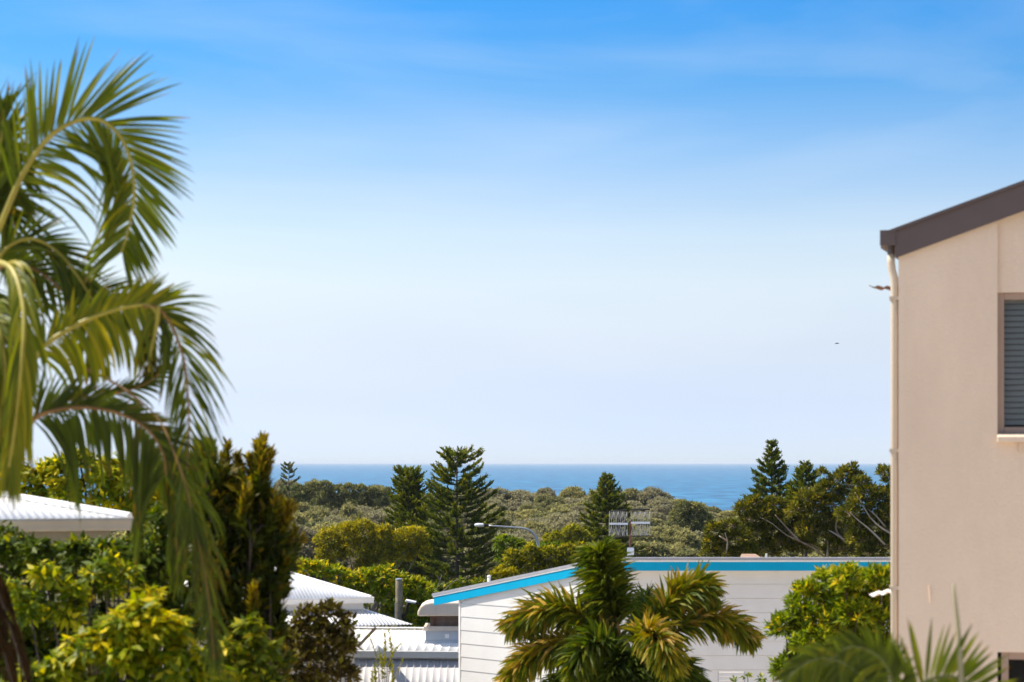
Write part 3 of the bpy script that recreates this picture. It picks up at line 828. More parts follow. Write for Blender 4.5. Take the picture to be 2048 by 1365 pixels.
# ------------------------------------------------------------------ two-tier white hip roof
HYd = 43.0
hc = P(742, 1195, HYd)
hw = 2.25
ph = empty("two_tier_pavilion", (hc[0] - hw, HYd + hw, 13.2), "white pavilion with pyramid roof stepped above a corrugated skirt roof", "pavilion")
apex_z = EYE + (HY - 1120) / F * (HYd + hw)
pt = (apex_z - hc[2]) / hw
for (o, u, v) in (((-2 * hw, 0), (1, 0, 0), (0, 1, pt)), ((0, 0), (0, 1, 0), (-1, 0, pt)), ((0, 2 * hw), (-1, 0, 0), (0, -1, pt)), ((-2 * hw, 2 * hw), (0, -1, 0), (1, 0, pt))):
    roof_sheets(ph, hc + np.array([o[0], o[1], 0]), u, unit(np.array(v, float)), 2 * hw, lambda uu: min(uu, 2 * hw - uu) * math.sqrt(1 + pt * pt), M["white_roof"], 0.762, "corr", amp=0.0022)
for sx_, sy_ in ((0, 0), (-2 * hw, 0), (0, 2 * hw), (-2 * hw, 2 * hw)):
    MB().tube([hc + np.array([sx_, sy_, 0.01]), (hc[0] - hw, hc[1] + hw, apex_z + 0.015)], 0.035, 8).build("hip_capping", M["white_roof"], ph)
quad_gutter(ph, hc + np.array([-2 * hw - 0.1, 0.03, 0]), hc + np.array([0.05, 0.03, 0]), (0, -1, 0), M["gutter"], 0.125, 0.11)
quad_gutter(ph, hc + np.array([-0.03, 0.035, -0.001]), hc + np.array([-0.03, 2 * hw, -0.001]), (1, 0, 0), M["gutter"], 0.125, 0.11)
zw = EYE + (HY - 1222) / F * (HYd + 0.12)
MB().box([hc[0] - 2 * hw + 0.13, HYd + 0.14, zw], [2 * hw - 0.27, 0, 0], [0, 2 * hw - 0.28, 0], [0, 0, hc[2] - 0.03 - zw]).build("upper_wall", M["white_paint"], ph)
sk = P(799, 1251, 42.0)                       # outer right corner of the skirt
inner_x = hc[0] - 0.14
run = sk[0] - inner_x
skt = (zw + 0.03 - sk[2]) / (HYd + 0.14 - 42.0)
rows = HYd + 0.14 - 42.0
wtot = 2 * hw - 0.27 + 2 * run
roof_sheets(ph, [sk[0] - wtot, 42.0, sk[2]], (1, 0, 0), unit(np.array([0, 1, skt])), wtot, lambda u: min(rows, u * rows / run, (wtot - u) * rows / run) * math.sqrt(1 + skt ** 2), M["white_roof"], 0.762, "corr", name="skirt_sheet", amp=0.009)
sk2 = (zw + 0.03 - sk[2]) / run
roof_sheets(ph, [sk[0], 42.0, sk[2]], (0, 1, 0), unit(np.array([-1, 0, sk2])), 2 * hw + 2 * rows - 0.28, lambda u: min(run, u * run / rows, (2 * hw + 2 * rows - 0.28 - u) * run / rows) * math.sqrt(1 + sk2 ** 2), M["white_roof"], 0.762, "corr", name="skirt_sheet")
for xx in (sk[0] - 1.9, sk[0] - 3.4, sk[0] - wtot + 0.75):
    MB().box([xx, 42.6, 13.0], [0.1, 0, 0], [0, 0.1, 0], [0, 0, sk[2] - 13.0 + 0.1]).build("post", M["timber"], ph)
MB().tube([P(738, 1256, 42.5), P(703, 1294, 42.6)], 0.032, 6).build("brace", M["timber"], ph)
MB().box([sk[0] - wtot + 0.2, 42.35, sk[2] - 0.02], [wtot - 0.5, 0, 0], [0, 0.05, 0], [0, 0, 0.06]).build("beam", M["timber"], ph)
MB().box([hc[0] - 2 * hw + 0.2, HYd + 0.3, 13.0], [2 * hw - 0.5, 0, 0], [0, 3.8, 0], [0, 0, zw - 13.0 - 0.01]).build("wall", M["fascia_grey"], ph)

swing(ph, hc, 17.0)

# ------------------------------------------------------------------ timber pole and its bracket lamp
PY = 56.0
pb = P(798, 1160, PY)
gp = float(ground_z(pb[0], PY))
tp = MB().tube([(pb[0], PY, gp - 0.1), (pb[0], PY, pb[2] - 0.03), (pb[0], PY, pb[2])], [0.105, 0.098, 0.085], 14)
pole = empty("timber_pole", (pb[0], PY, gp), "weathered round timber pole standing behind the pavilion roof", "pole")
tp.build("post", M["timber"], pole, True)
MB().tube([(pb[0], PY, pb[2] + 0.0005), (pb[0], PY, pb[2] + 0.03), (pb[0], PY, pb[2] + 0.045)], [0.103, 0.10, 0.04], 14).build("cap", M["steel"], pole)
MB().tube([P(791, 1205, PY - 0.09), P(791, 1250, PY - 0.09)], 0.018, 6).build("conduit", M["steel"], pole)
bl = empty("bracket_lamp", P(806, 1236, PY - 0.1), "slim white lamp on a curved black bracket beside the timber pole", "lamp")
MB().tube([P(805, 1236, PY), P(812, 1226, PY - 0.15), P(816, 1210, PY - 0.25), P(820, 1206, PY - 0.3)], 0.05, 8).build("arm", M["black"], bl, True)
MB().tube([P(805, 1237, PY), P(813, 1241, PY), P(816, 1254, PY)], 0.022, 8).build("cable", M["black"], bl, True)
MB().quad_prism([P(810, 1204, PY - 0.4), P(830, 1207.5, PY - 0.4), P(832, 1205, PY - 0.4), P(812, 1201, PY - 0.4)], [p + np.array([0, 0.22, 0.02]) for p in (P(810, 1204, PY - 0.4), P(830, 1207.5, PY - 0.4), P(832, 1205, PY - 0.4), P(812, 1201, PY - 0.4))]).build("lamp_head", M["white_paint"], bl)
MB().tube([P(830, 1206, PY - 0.3), P(846, 1210, PY - 0.25)], 0.02, 6).build("stay_rod", M["black"], bl)

# ------------------------------------------------------------------ street lamp
SY = 98.0
sb = P(1078, 1120, SY)
gs = float(ground_z(sb[0], SY))
sl = empty("street_lamp", (sb[0], SY, gs), "grey street lamp with long curved arm over the trees", "street lamp")
pts = [np.array([sb[0], SY, gs - 0.2]), P(1078, 1120, SY), P(1077.5, 1098, SY), P(1073, 1078, SY), P(1064, 1065, SY), P(1051, 1058, SY), P(1030, 1055.5, SY), P(975, 1051.5, SY)]
sp = np.vstack([pts[0][None], spline(pts[1:], 30)])
MB().tube(sp, [0.085] + list(np.linspace(0.075, 0.04, 30)), 10).build("curved_pole", M["steel"], sl, True)
hd = MB()
ring = lambda px, r, ry, dz: [P(px, 1051.5, SY) + np.array([0, ry * math.cos(a), r * math.sin(a) + dz]) for a in np.linspace(0, 2 * math.pi, 12, endpoint=False)]
secs = [ring(949, 0.04, 0.08, 0.02), ring(951, 0.085, 0.15, 0.02), ring(958, 0.10, 0.18, 0.02), ring(966, 0.09, 0.15, 0.02), ring(968, 0.06, 0.1, 0.015)]
for a, b in zip(secs[:-1], secs[1:]): hd.quad_prism(a, b)
hd.build("lamp_head", M["lamp_white"], sl)
MB().tube([P(968.3, 1051, SY), P(977, 1051.5, SY)], [0.09, 0.055], 10).build("lamp_neck", M["black"], sl)

# ------------------------------------------------------------------ far roof sliver and pale post among the paperbarks, garden rack, birds
fr = P(1505, 1118, 84.0)
fh_ = empty("far_cottage", (fr[0], 86, float(ground_z(fr[0], 86))), "small far cottage with pinkish roof glimpsed under the paperbarks", "house")
rf = MB()
rf.quad_prism([fr + np.array([-0.55, 0, 0]), fr + np.array([0.45, 0, 0]), fr + np.array([0.25, 1.0, 0.16]), fr + np.array([-0.35, 1.0, 0.16])],
              [fr + np.array([-0.55, 0, -0.08]), fr + np.array([0.45, 0, -0.08]), fr + np.array([0.25, 1.0, 0.08]), fr + np.array([-0.35, 1.0, 0.08])])
rf.build("roof", M["tile_pink"], fh_)
MB().box(fr + np.array([-0.45, 0.1, -5.5]), [0.8, 0, 0], [0, 0.8, 0], [0, 0, 5.40]).build("wall", M["render_wall"], fh_)
MB().tube([fr + np.array([0.6, 0, -0.2]), fr + np.array([0.6, 0, 0.22])], 0.05, 8).build("flue", M["white_paint"], fh_)

gr = P(1460, 1345, 36.0)
rack = empty("garden_rack", (gr[0], 36, 13.4), "white wire garden rack against the weatherboard wall", "rack")
for px in (1436, 1489):
    MB().tube([P(px, 1343, 36), np.array([P(px, 1343, 36)[0], 36, 13.4])], 0.014, 6).build("upright", M["steel"], rack)
for k, py in enumerate((1345, 1353, 1361, 1369, 1377, 1385)):
    MB().tube([P(1437.5, py, 36), P(1487.5, py, 36)], 0.008, 6).build("rail", M["white_paint"], rack)


def bird(px, py, d, s, label):
    c = P(px, py, d)
    b = empty("flying_bird", c, label, "bird", "birds in flight")
    body = MB()
    L = [(-0.13, 0.006), (-0.09, 0.022), (-0.03, 0.036), (0.04, 0.034), (0.09, 0.024), (0.115, 0.022), (0.135, 0.006)]
    body.tube([c + s * np.array([x, 0, 0]) for x, _ in L], [s * r for _, r in L], 8)
    body.build("body", M["feather"], b, True)
    for sg in (-1, 1):
        w = MB()
        w.quad_prism([c + s * np.array(p) for p in ((0.05, sg * 0.02, 0.01), (-0.04, sg * 0.02, 0.01), (-0.10, sg * 0.16, -0.03), (-0.13, sg * 0.26, -0.05), (-0.02, sg * 0.15, -0.015))],
                     [c + s * np.array(p) for p in ((0.05, sg * 0.02, 0.018), (-0.04, sg * 0.02, 0.018), (-0.10, sg * 0.16, -0.022), (-0.13, sg * 0.26, -0.046), (-0.02, sg * 0.15, -0.007))])
        w.build("wing", M["feather"], b)


bird(1674, 687, 95.0, 0.72, "tiny dark bird flying in the sky beside the beige house")
bird(287, 723, 60.0, 0.30, "tiny dark bird seen through the gap between the palm fronds")


# ------------------------------------------------------------------ leaves
def leaves_mesh(name, c, d, L, W, mat, parent, tint, fold=0.15, nrm=None):
    """kite leaves: base c, direction d (unit), length L, width W"""
    n = len(c)
    L = np.broadcast_to(L, n)[:, None]; W = np.broadcast_to(W, n)[:, None]
    if nrm is None: nrm = rng.normal(size=(n, 3))
    w = unit(np.cross(d, nrm)); up = np.cross(w, d)
    mid = c + d * L * 0.45
    v = np.stack([c, mid + w * W * 0.5 + up * W * fold, c + d * L, mid - w * W * 0.5 + up * W * fold], 1).reshape(-1, 3)
    f = np.arange(4 * n).reshape(n, 4)
    return mesh_obj(name, v, f, mat, parent, tint=np.clip(tint, 0, 1))


def rosettes(tips, axes, k, L, W, spread=(40, 85), droop=0.25, base_t=0.5, tip_var=0.2, edge=None):
    """k leaves round every tip; returns c, d, len, width, tint, normals"""
    n = len(tips)
    axes = unit(axes)
    a = unit(np.cross(axes, rng.normal(size=(n, 3)))); b = np.cross(axes, a)
    ph = rng.uniform(0, 2 * math.pi, (n, k)) + np.arange(k)[None, :] * 2.4
    th_ = np.radians(rng.uniform(spread[0], spread[1], (n, k)))
    d = (np.cos(th_)[..., None] * axes[:, None] + np.sin(th_)[..., None] * (np.cos(ph)[..., None] * a[:, None] + np.sin(ph)[..., None] * b[:, None]))
    d[..., 2] -= droop
    d = unit(d)
    ln = L * rng.uniform(0.65, 1.15, (n, k))
    back = rng.uniform(0.0, 0.8, (n, k)) * L
    c = tips[:, None] - axes[:, None] * back[..., None] + d * (0.08 * L)
    tv_ = rng.normal(0, tip_var, n)[:, None]
    t = base_t + tv_ + rng.normal(0, 0.10, (n, k)) - back / L * 0.25  # leaves set back on the shoot tinted darker, inner shade in the colour
    nr_ = axes[:, None] * 0.8 + rng.normal(0, 0.35, (n, k, 3)) + np.array([0, 0, 0.3])
    return c.reshape(-1, 3), d.reshape(-1, 3), ln.ravel(), (ln * W / L).ravel(), t.ravel(), nr_.reshape(-1, 3)


def lump_tips(lumps, cover, up_bias=0.2, leaf=0.01):
    """points on the lumps' outer skin; lumps: list of (centre, (rx,ry,rz))"""
    T, A, S = [], [], []
    for i, (c, r) in enumerate(lumps):
        c = np.array(c, float); r = np.array(r, float)
        n = max(3, int(cover * 4.19 * (r[0] * r[2] + r[0] * r[1] + r[1] * r[2]) / leaf))
        q = unit(rng.normal(size=(n, 3)))
        q[:, 2] = np.where(q[:, 2] < -0.5, -q[:, 2], q[:, 2])
        rad = rng.uniform(0.55, 1.0, n) ** 0.6
        wob = 1 + 0.18 * np.sin(q[:, 0] * 5 + i) * np.cos(q[:, 2] * 4 + 2 * i)
        p = c + q * r * (rad * wob)[:, None]
        ok = np.ones(n, bool)
        for j, (c2, r2) in enumerate(lumps):
            if j != i:
                ok &= (np.sum(((p - np.array(c2)) / (np.array(r2) * 0.72)) ** 2, 1) > 1)
        T.append(p[ok]); A.append(unit(q[ok] / r * r.mean()) + np.array([0, 0, up_bias])); S.append(np.full(ok.sum(), i))
    return np.vstack(T), unit(np.vstack(A)), np.concatenate(S)


def limbs(parent, base, lumps, r0, mat, tips=None, own=None, twig=0.0, twig_r=0.006, crook=0.12, fork_h=0.3):
    """trunk to a fork, a limb to every lump and thin twigs to some of the tips"""
    base = np.array(base, float)
    cen = np.array([l[0] for l in lumps])
    top = cen.mean(0)
    fork = base + (top - base) * fork_h + np.array([rng.normal(0, .05), 0, 0])
    H = np.linalg.norm(top - base)
    tr = MB()
    wob = lambda p, q, n: np.array([p + (q - p) * t + rng.normal(0, crook * np.linalg.norm(q - p) * 0.25, 3) * math.sin(math.pi * t) for t in np.linspace(0, 1, n)])
    tr.tube(wob(base - UP * 0.1, fork, 5), np.linspace(r0, r0 * 0.75, 5), 8)
    o = tr.build("trunk", mat, parent, True)
    lb = MB()
    for c in cen:
        lb.tube(wob(fork, c, 5), np.linspace(r0 * 0.55, max(r0 * 0.14, 0.006), 5), 6)
    if tips is not None and twig > 0:
        idx = np.nonzero(rng.random(len(tips)) < twig)[0]
        for i in idx:
            c = cen[own[i]]
            st = c + (tips[i] - c) * rng.uniform(-0.2, 0.3)
            lb.tube(wob(st, tips[i], 3), [twig_r * 1.6, twig_r, twig_r * 0.4], 4, cap=False)
    tag(lb.build("branches", mat, parent, True), kind="stuff")
    return o


def bush(name, label, cat, base, lumps, mat, bark, per, k, L, W, spread=(40, 85), droop=0.25, base_t=0.5, tip_var=0.2, r0=0.06, up_bias=0.2,
         twig=0.15, twig_r=0.006, group=None, leaf_name="crown", high=0.0, fork_h=0.3, parent=None, crook=0.12):
    t = parent or empty(name, base, label, cat, group)
    T, A, S = lump_tips(lumps, per, up_bias, k * 0.5 * L * W)
    c, d, ln, w, ti, nr_ = rosettes(T, A, k, L, W, spread, droop, base_t, tip_var)
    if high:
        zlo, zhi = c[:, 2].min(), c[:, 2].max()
        ti = ti + high * ((c[:, 2] - zlo) / (zhi - zlo) - 0.5)  # upper leaves tinted lighter, light from above put into the colour
    leaves_mesh(leaf_name, c, d, ln, w, mat, t, ti, nrm=nr_)
    limbs(t, base, lumps, r0, bark, T, S, twig, twig_r, crook, fork_h)
    return t


def PL(rows, d, flat=0.8):
    """lumps from (px, py, radius px[, depth shift[, vertical radius px]])"""
    out = []
    for r in rows:
        dd = d + (r[3] if len(r) > 3 else 0.0)
        rr = r[2] / F * dd
        rz = (r[4] / F * dd) if len(r) > 4 else rr * flat
        out.append((P(r[0], r[1], dd), (rr, rr, rz)))
    return out


def gbase(px, d):
    x = (px - HX) / F * d
    return np.array([x, d, float(ground_z(x, d))])


# ------------------------------------------------------------------ Norfolk pines
def norfolk(label, px, d, y_top, half_px, style, mat="pine", y_base=None, whorl=0.42, full=1.0, seed=1, taper_pow=0.85, tip_up=0.35, droop0=-0.05, low_gap=0.0):
    g = np.random.default_rng(seed)
    top = P(px, y_top, d)
    base = np.array([top[0], d, float(ground_z(top[0], d))])
    H = top[2] - base[2]
    half = half_px / F * d
    t = empty("norfolk_pine", base, label, "pine tree", "norfolk pines")
    tr = MB(); n = 10
    pts = [base + UP * (H * k / (n - 1)) + np.array([g.normal(0, 0.02), g.normal(0, 0.02), 0]) for k in range(n)]
    pts[-1] = top
    tr.tube(pts, np.linspace(0.20, 0.02, n) * (H / 12.0) ** 0.5, 8)
    tr.build("trunk", M["bark_dark"], t, True)
    br = MB()
    C, Dd, Ln, Ti = [], [], [], []
    hvis = (y_base - y_top) / F * d if y_base else H * 0.8
    z = 0.18
    while z < hvis:
        f = z / hvis
        prof = (f ** taper_pow) * half
        if style == "column": prof = half * min(1.0, 0.25 + f ** 0.6 * 0.8)
        if style == "wide": prof = half * (min(1.0, 0.30 + 0.9 * f ** 0.55)) * (1 - 0.12 * math.sin(f * 9))
        nb = 5 + (f > 0.25) + (f > 0.5)
        ph0 = g.uniform(0, 6.28)
        for b in range(nb):
            if g.random() > full: continue
            a = ph0 + 2 * math.pi * b / nb + g.normal(0, 0.15)
            Lb = max(0.14, prof * g.uniform(0.72, 1.12))
            hd_ = np.array([math.cos(a), math.sin(a), 0])
            rise = (0.34 - 0.50 * f) + droop0
            m = 7
            s = np.linspace(0, 1, m)
            p0 = np.array([top[0], d, top[2] - z]) + UP * g.normal(0, 0.05)
            path = p0 + np.outer(s * Lb, hd_) + np.outer(Lb * (rise * s * 0.6 + tip_up * s ** 2.2), UP)
            br.tube(path[::2], np.linspace(0.035, 0.010, 4) * (0.4 + 0.6 * min(1, f * 2)), 4, cap=False)
            nl_ = int(8 + Lb * 22)
            ss = g.uniform(0.16 if f < .4 else 0.28, 1.0, nl_)
            for q in ss:
                i = q * (m - 1); i0 = min(int(i), m - 2)
                pp = path[i0] + (path[i0 + 1] - path[i0]) * (i - i0)
                tt = unit(path[i0 + 1] - path[i0])
                sd = np.cross(tt, UP) * (1 if g.random() < 0.5 else -1)
                dr = unit(tt * g.uniform(0.5, 1.1) + sd * g.uniform(0.35, 1.0) * (1 - 0.55 * q) + UP * g.uniform(-0.05, 0.6))
                C.append(pp); Dd.append(dr); Ln.append(g.uniform(0.22, 0.46) * (0.65 + 0.35 * min(1, Lb))); Ti.append(0.46 + 0.24 * q + g.normal(0, 0.10) + (0.08 if f < 0.3 else 0))
        z += whorl * (0.55 + 0.5 * min(1, f * 2.5)) * g.uniform(0.85, 1.15)
    # leader
    for k in range(7):
        C.append(top - UP * 0.07 * k * 2); a = g.uniform(0, 6.28); Dd.append(unit(np.array([math.cos(a) * .6, math.sin(a) * .6, 0.7]))); Ln.append(0.16); Ti.append(0.6)
    C, Dd, Ln, Ti = map(np.array, (C, Dd, Ln, Ti))
    # every branchlet is a rope of needles: short spiky leaves along it
    k = 7
    s = np.linspace(0.0, 0.85, k)
    cc = C[:, None] + Dd[:, None] * (Ln[:, None] * s)[..., None]
    dd = unit(Dd[:, None] * 1.0 + g.normal(0, 0.33, (len(C), k, 3)) + np.array([0, 0, 0.12]))
    ll = np.broadcast_to(Ln[:, None] * 0.42 + 0.05, (len(C), k))
    tt = Ti[:, None] + 0.25 * (s - 0.4) + g.normal(0, 0.07, (len(C), k))
    leaves_mesh("foliage", cc.reshape(-1, 3), dd.reshape(-1, 3), ll.ravel(), (ll * 0.36).ravel(), LM[mat], t, tt.ravel(), fold=0.3)
    tag(br.build("branches", M["bark_dark"], t), kind="stuff")
    return t


norfolk("slender dark norfolk pine just behind the biggest pine, its foliage tight to the trunk", 818, 136, 940, 58, "column", y_base=1200, seed=3, whorl=0.32, droop0=-0.16, tip_up=0.28)
norfolk("largest norfolk pine, broad and open-topped, beside the street lamp", 914, 128, 908, 92, "wide", y_base=1215, seed=5, whorl=0.38, full=0.88, tip_up=0.34, droop0=-0.24)
norfolk("conical norfolk pine directly behind the television antenna", 1214, 138, 950, 72, "cone", y_base=1130, seed=8, whorl=0.34, taper_pow=0.75, tip_up=0.28, droop0=-0.1)
norfolk("tallest norfolk pine rising above the horizon over the paperbarks", 1543, 126, 884, 62, "cone", y_base=1040, seed=13, whorl=0.38, full=0.9, taper_pow=0.9, tip_up=0.28)
norfolk("short bright green norfolk pine tucked behind the paperbark crowns", 1611, 120, 926, 54, "cone", mat="pine", y_base=1020, seed=21, whorl=0.30, tip_up=0.30, taper_pow=0.9, droop0=-0.15)
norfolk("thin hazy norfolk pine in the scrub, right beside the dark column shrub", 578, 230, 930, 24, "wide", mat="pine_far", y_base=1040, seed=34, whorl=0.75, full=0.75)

# ------------------------------------------------------------------ scrub on the dune
def scrub_proto(seed, mat, nl_, spread, h, twig, per=1.7, k=6, L=0.25):
    global rng
    keep = rng; rng = np.random.default_rng(seed)
    lumps = []
    for i in range(nl_):
        a = rng.uniform(0, 6.28); r = spread * math.sqrt(rng.random()) * 0.8
        zc = h * (0.80 - 0.30 * (r / spread) ** 2) + rng.normal(0, 0.12) - rng.random() * 0.5
        rr = rng.uniform(0.75, 1.25)
        lumps.append(((r * math.cos(a), r * math.sin(a), zc), (rr, rr, rr * 0.7)))
    for i in range(nl_ // 2):
        a = rng.uniform(0, 6.28); r = spread * 0.85
        lumps.append(((r * math.cos(a), r * math.sin(a), h * rng.uniform(0.3, 0.5)), (0.9, 0.9, 0.7)))
    t = empty("scrub_tree", (0, 0, 0))
    bush("scrub_tree", None, None, np.zeros(3), lumps, mat, M["bark_grey"], per, k, L, 0.11, (25, 80), 0.0, 0.5, 0.22, 0.10, 0.5, twig, 0.014, parent=t, high=0.25, fork_h=0.25)
    rng = keep
    return t


def copy_tree(o, parent=None):
    c = o.copy(); col.objects.link(c)
    c.parent = parent
    for ch in [x for x in bpy.data.objects if x.parent == o]:
        copy_tree(ch, c)
    return c


kinds = {
    "olive": [scrub_proto(s, LM["scrub"], 19, 2.7, 5.2, 0.06) for s in (101, 102, 103)],
    "dry": [scrub_proto(s, LM["dry"], 18, 2.7, 5.2, 0.12, per=1.2, k=5, L=0.23) for s in (111, 112)],
}
kids = {}
for lst in kinds.values():
    for pr_ in lst: kids[pr_.name] = [x for x in bpy.data.objects if x.parent == pr_]
used = set()
SCRUB_LABEL = {"olive": "olive scrub tree in the dense coastal belt in front of the sea", "dry": "dry grey-brown twiggy scrub tree in the coastal belt before the sea"}
sr = np.random.default_rng(77)


def put_scrub(kind, x, y, top_z, wide=1.0, label=None):
    pr_ = kinds[kind][int(sr.integers(len(kinds[kind])))]
    g0 = float(ground_z(x, y)) - 0.1
    if pr_.name in used:
        c = pr_.copy(); col.objects.link(c)
        for ch in kids[pr_.name]:
            q = ch.copy(); col.objects.link(q); q.parent = c
    else:
        used.add(pr_.name); c = pr_
    sz = max(0.5, (top_z - g0) / 4.5)
    c.location = (x, y, g0)
    sxy = wide * sr.uniform(0.8, 1.35)
    c.scale = (sxy, sxy, sz)
    c.rotation_euler = (0, 0, sr.uniform(0, 6.28))
    tag(c, label or SCRUB_LABEL[kind], "scrub tree", "scrub trees on the dune")
    return c


SK_X = [300, 545, 600, 650, 690, 760, 800, 900, 1000, 1060, 1150, 1240, 1330, 1400, 1440, 1500, 1900]
SK_Y = [985, 985, 978, 985, 985, 985, 990, 990, 990, 994, 994, 990, 1000, 1020, 1032, 1035, 1040]
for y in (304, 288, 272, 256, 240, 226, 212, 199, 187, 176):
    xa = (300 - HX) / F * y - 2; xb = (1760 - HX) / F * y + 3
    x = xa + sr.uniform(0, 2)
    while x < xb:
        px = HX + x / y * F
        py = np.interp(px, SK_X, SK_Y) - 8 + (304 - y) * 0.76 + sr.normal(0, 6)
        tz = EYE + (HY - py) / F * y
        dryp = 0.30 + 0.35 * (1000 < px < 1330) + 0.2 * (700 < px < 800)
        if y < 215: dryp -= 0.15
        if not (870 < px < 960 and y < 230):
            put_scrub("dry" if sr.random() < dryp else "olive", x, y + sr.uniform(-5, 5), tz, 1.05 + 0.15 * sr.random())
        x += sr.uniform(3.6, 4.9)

# rounded trees on the skyline of the scrub
def far_tree(name, label, px, d, lumps_px, mat, per=1.9, k=6, L=0.30, W=0.12, bark="bark_grey", group=None, base_t=0.5, twig=0.04, cat="tree", **kw):
    lumps = PL(lumps_px, d, 0.75)
    return bush(name, label, cat, gbase(px, d), lumps, mat, M[bark], per, k, L, W, (25, 80), 0.0, base_t, 0.2, 0.14, 0.5, twig, 0.014, group, high=0.2, **kw)


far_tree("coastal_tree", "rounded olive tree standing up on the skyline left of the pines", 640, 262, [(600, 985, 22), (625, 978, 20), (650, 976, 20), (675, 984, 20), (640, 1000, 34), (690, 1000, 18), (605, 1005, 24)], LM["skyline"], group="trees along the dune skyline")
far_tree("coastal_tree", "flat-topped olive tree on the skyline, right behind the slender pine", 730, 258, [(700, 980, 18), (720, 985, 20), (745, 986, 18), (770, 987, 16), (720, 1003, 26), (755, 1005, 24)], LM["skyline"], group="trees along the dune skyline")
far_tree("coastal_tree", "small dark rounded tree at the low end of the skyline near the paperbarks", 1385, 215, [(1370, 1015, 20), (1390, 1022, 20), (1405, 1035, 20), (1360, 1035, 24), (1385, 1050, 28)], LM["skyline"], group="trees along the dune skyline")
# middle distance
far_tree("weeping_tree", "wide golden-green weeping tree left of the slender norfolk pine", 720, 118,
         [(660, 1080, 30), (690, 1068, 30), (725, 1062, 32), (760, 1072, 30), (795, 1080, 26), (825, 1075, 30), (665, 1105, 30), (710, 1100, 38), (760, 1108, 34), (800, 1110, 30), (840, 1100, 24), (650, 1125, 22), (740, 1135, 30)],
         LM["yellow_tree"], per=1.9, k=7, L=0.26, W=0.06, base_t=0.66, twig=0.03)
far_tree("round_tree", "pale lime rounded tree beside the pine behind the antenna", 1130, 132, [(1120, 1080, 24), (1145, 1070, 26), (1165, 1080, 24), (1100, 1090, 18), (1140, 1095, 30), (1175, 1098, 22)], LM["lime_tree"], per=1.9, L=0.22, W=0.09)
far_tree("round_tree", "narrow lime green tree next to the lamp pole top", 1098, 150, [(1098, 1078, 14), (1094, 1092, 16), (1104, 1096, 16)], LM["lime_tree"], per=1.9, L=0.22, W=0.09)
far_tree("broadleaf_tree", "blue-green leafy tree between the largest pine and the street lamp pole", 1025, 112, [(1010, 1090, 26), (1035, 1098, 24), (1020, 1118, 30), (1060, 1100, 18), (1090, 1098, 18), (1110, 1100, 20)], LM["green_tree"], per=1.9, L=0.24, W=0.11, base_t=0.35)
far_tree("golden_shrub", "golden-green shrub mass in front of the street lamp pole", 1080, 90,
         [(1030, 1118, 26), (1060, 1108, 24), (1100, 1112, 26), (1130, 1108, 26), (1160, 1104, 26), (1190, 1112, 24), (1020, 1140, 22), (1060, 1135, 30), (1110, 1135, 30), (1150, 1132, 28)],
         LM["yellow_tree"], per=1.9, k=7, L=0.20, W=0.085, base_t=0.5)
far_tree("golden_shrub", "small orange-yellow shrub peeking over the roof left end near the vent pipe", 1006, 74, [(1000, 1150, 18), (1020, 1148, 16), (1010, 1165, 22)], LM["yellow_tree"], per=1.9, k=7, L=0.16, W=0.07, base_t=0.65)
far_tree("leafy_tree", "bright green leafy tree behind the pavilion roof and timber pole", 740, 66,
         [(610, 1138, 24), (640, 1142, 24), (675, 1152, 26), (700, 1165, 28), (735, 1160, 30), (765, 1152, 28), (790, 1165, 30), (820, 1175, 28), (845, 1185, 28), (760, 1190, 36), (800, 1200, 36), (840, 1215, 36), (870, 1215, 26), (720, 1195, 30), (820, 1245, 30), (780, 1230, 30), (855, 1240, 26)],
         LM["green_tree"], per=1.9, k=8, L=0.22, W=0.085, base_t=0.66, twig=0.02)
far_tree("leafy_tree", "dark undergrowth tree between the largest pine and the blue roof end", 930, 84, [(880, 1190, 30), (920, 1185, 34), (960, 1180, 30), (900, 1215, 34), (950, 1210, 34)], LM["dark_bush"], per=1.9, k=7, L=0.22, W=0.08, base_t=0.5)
ds = empty("dead_stems", gbase(884, 70), "bare grey twigs sticking up between the roof end and the leafy tree", "twigs")
mb = MB()
for (a, b, c_, d_) in ((872, 1185, 880, 1162), (880, 1162, 884, 1150), (880, 1162, 874, 1150), (884, 1185, 905, 1165), (905, 1165, 917, 1158)):
    mb.tube([P(a, b, 70), P(c_, d_, 70)], [0.018, 0.010], 5)
mb.tube([gbase(876, 70), P(874, 1186, 70)], [0.05, 0.018], 6)
mb.build("stems", M["bark_grey"], ds)

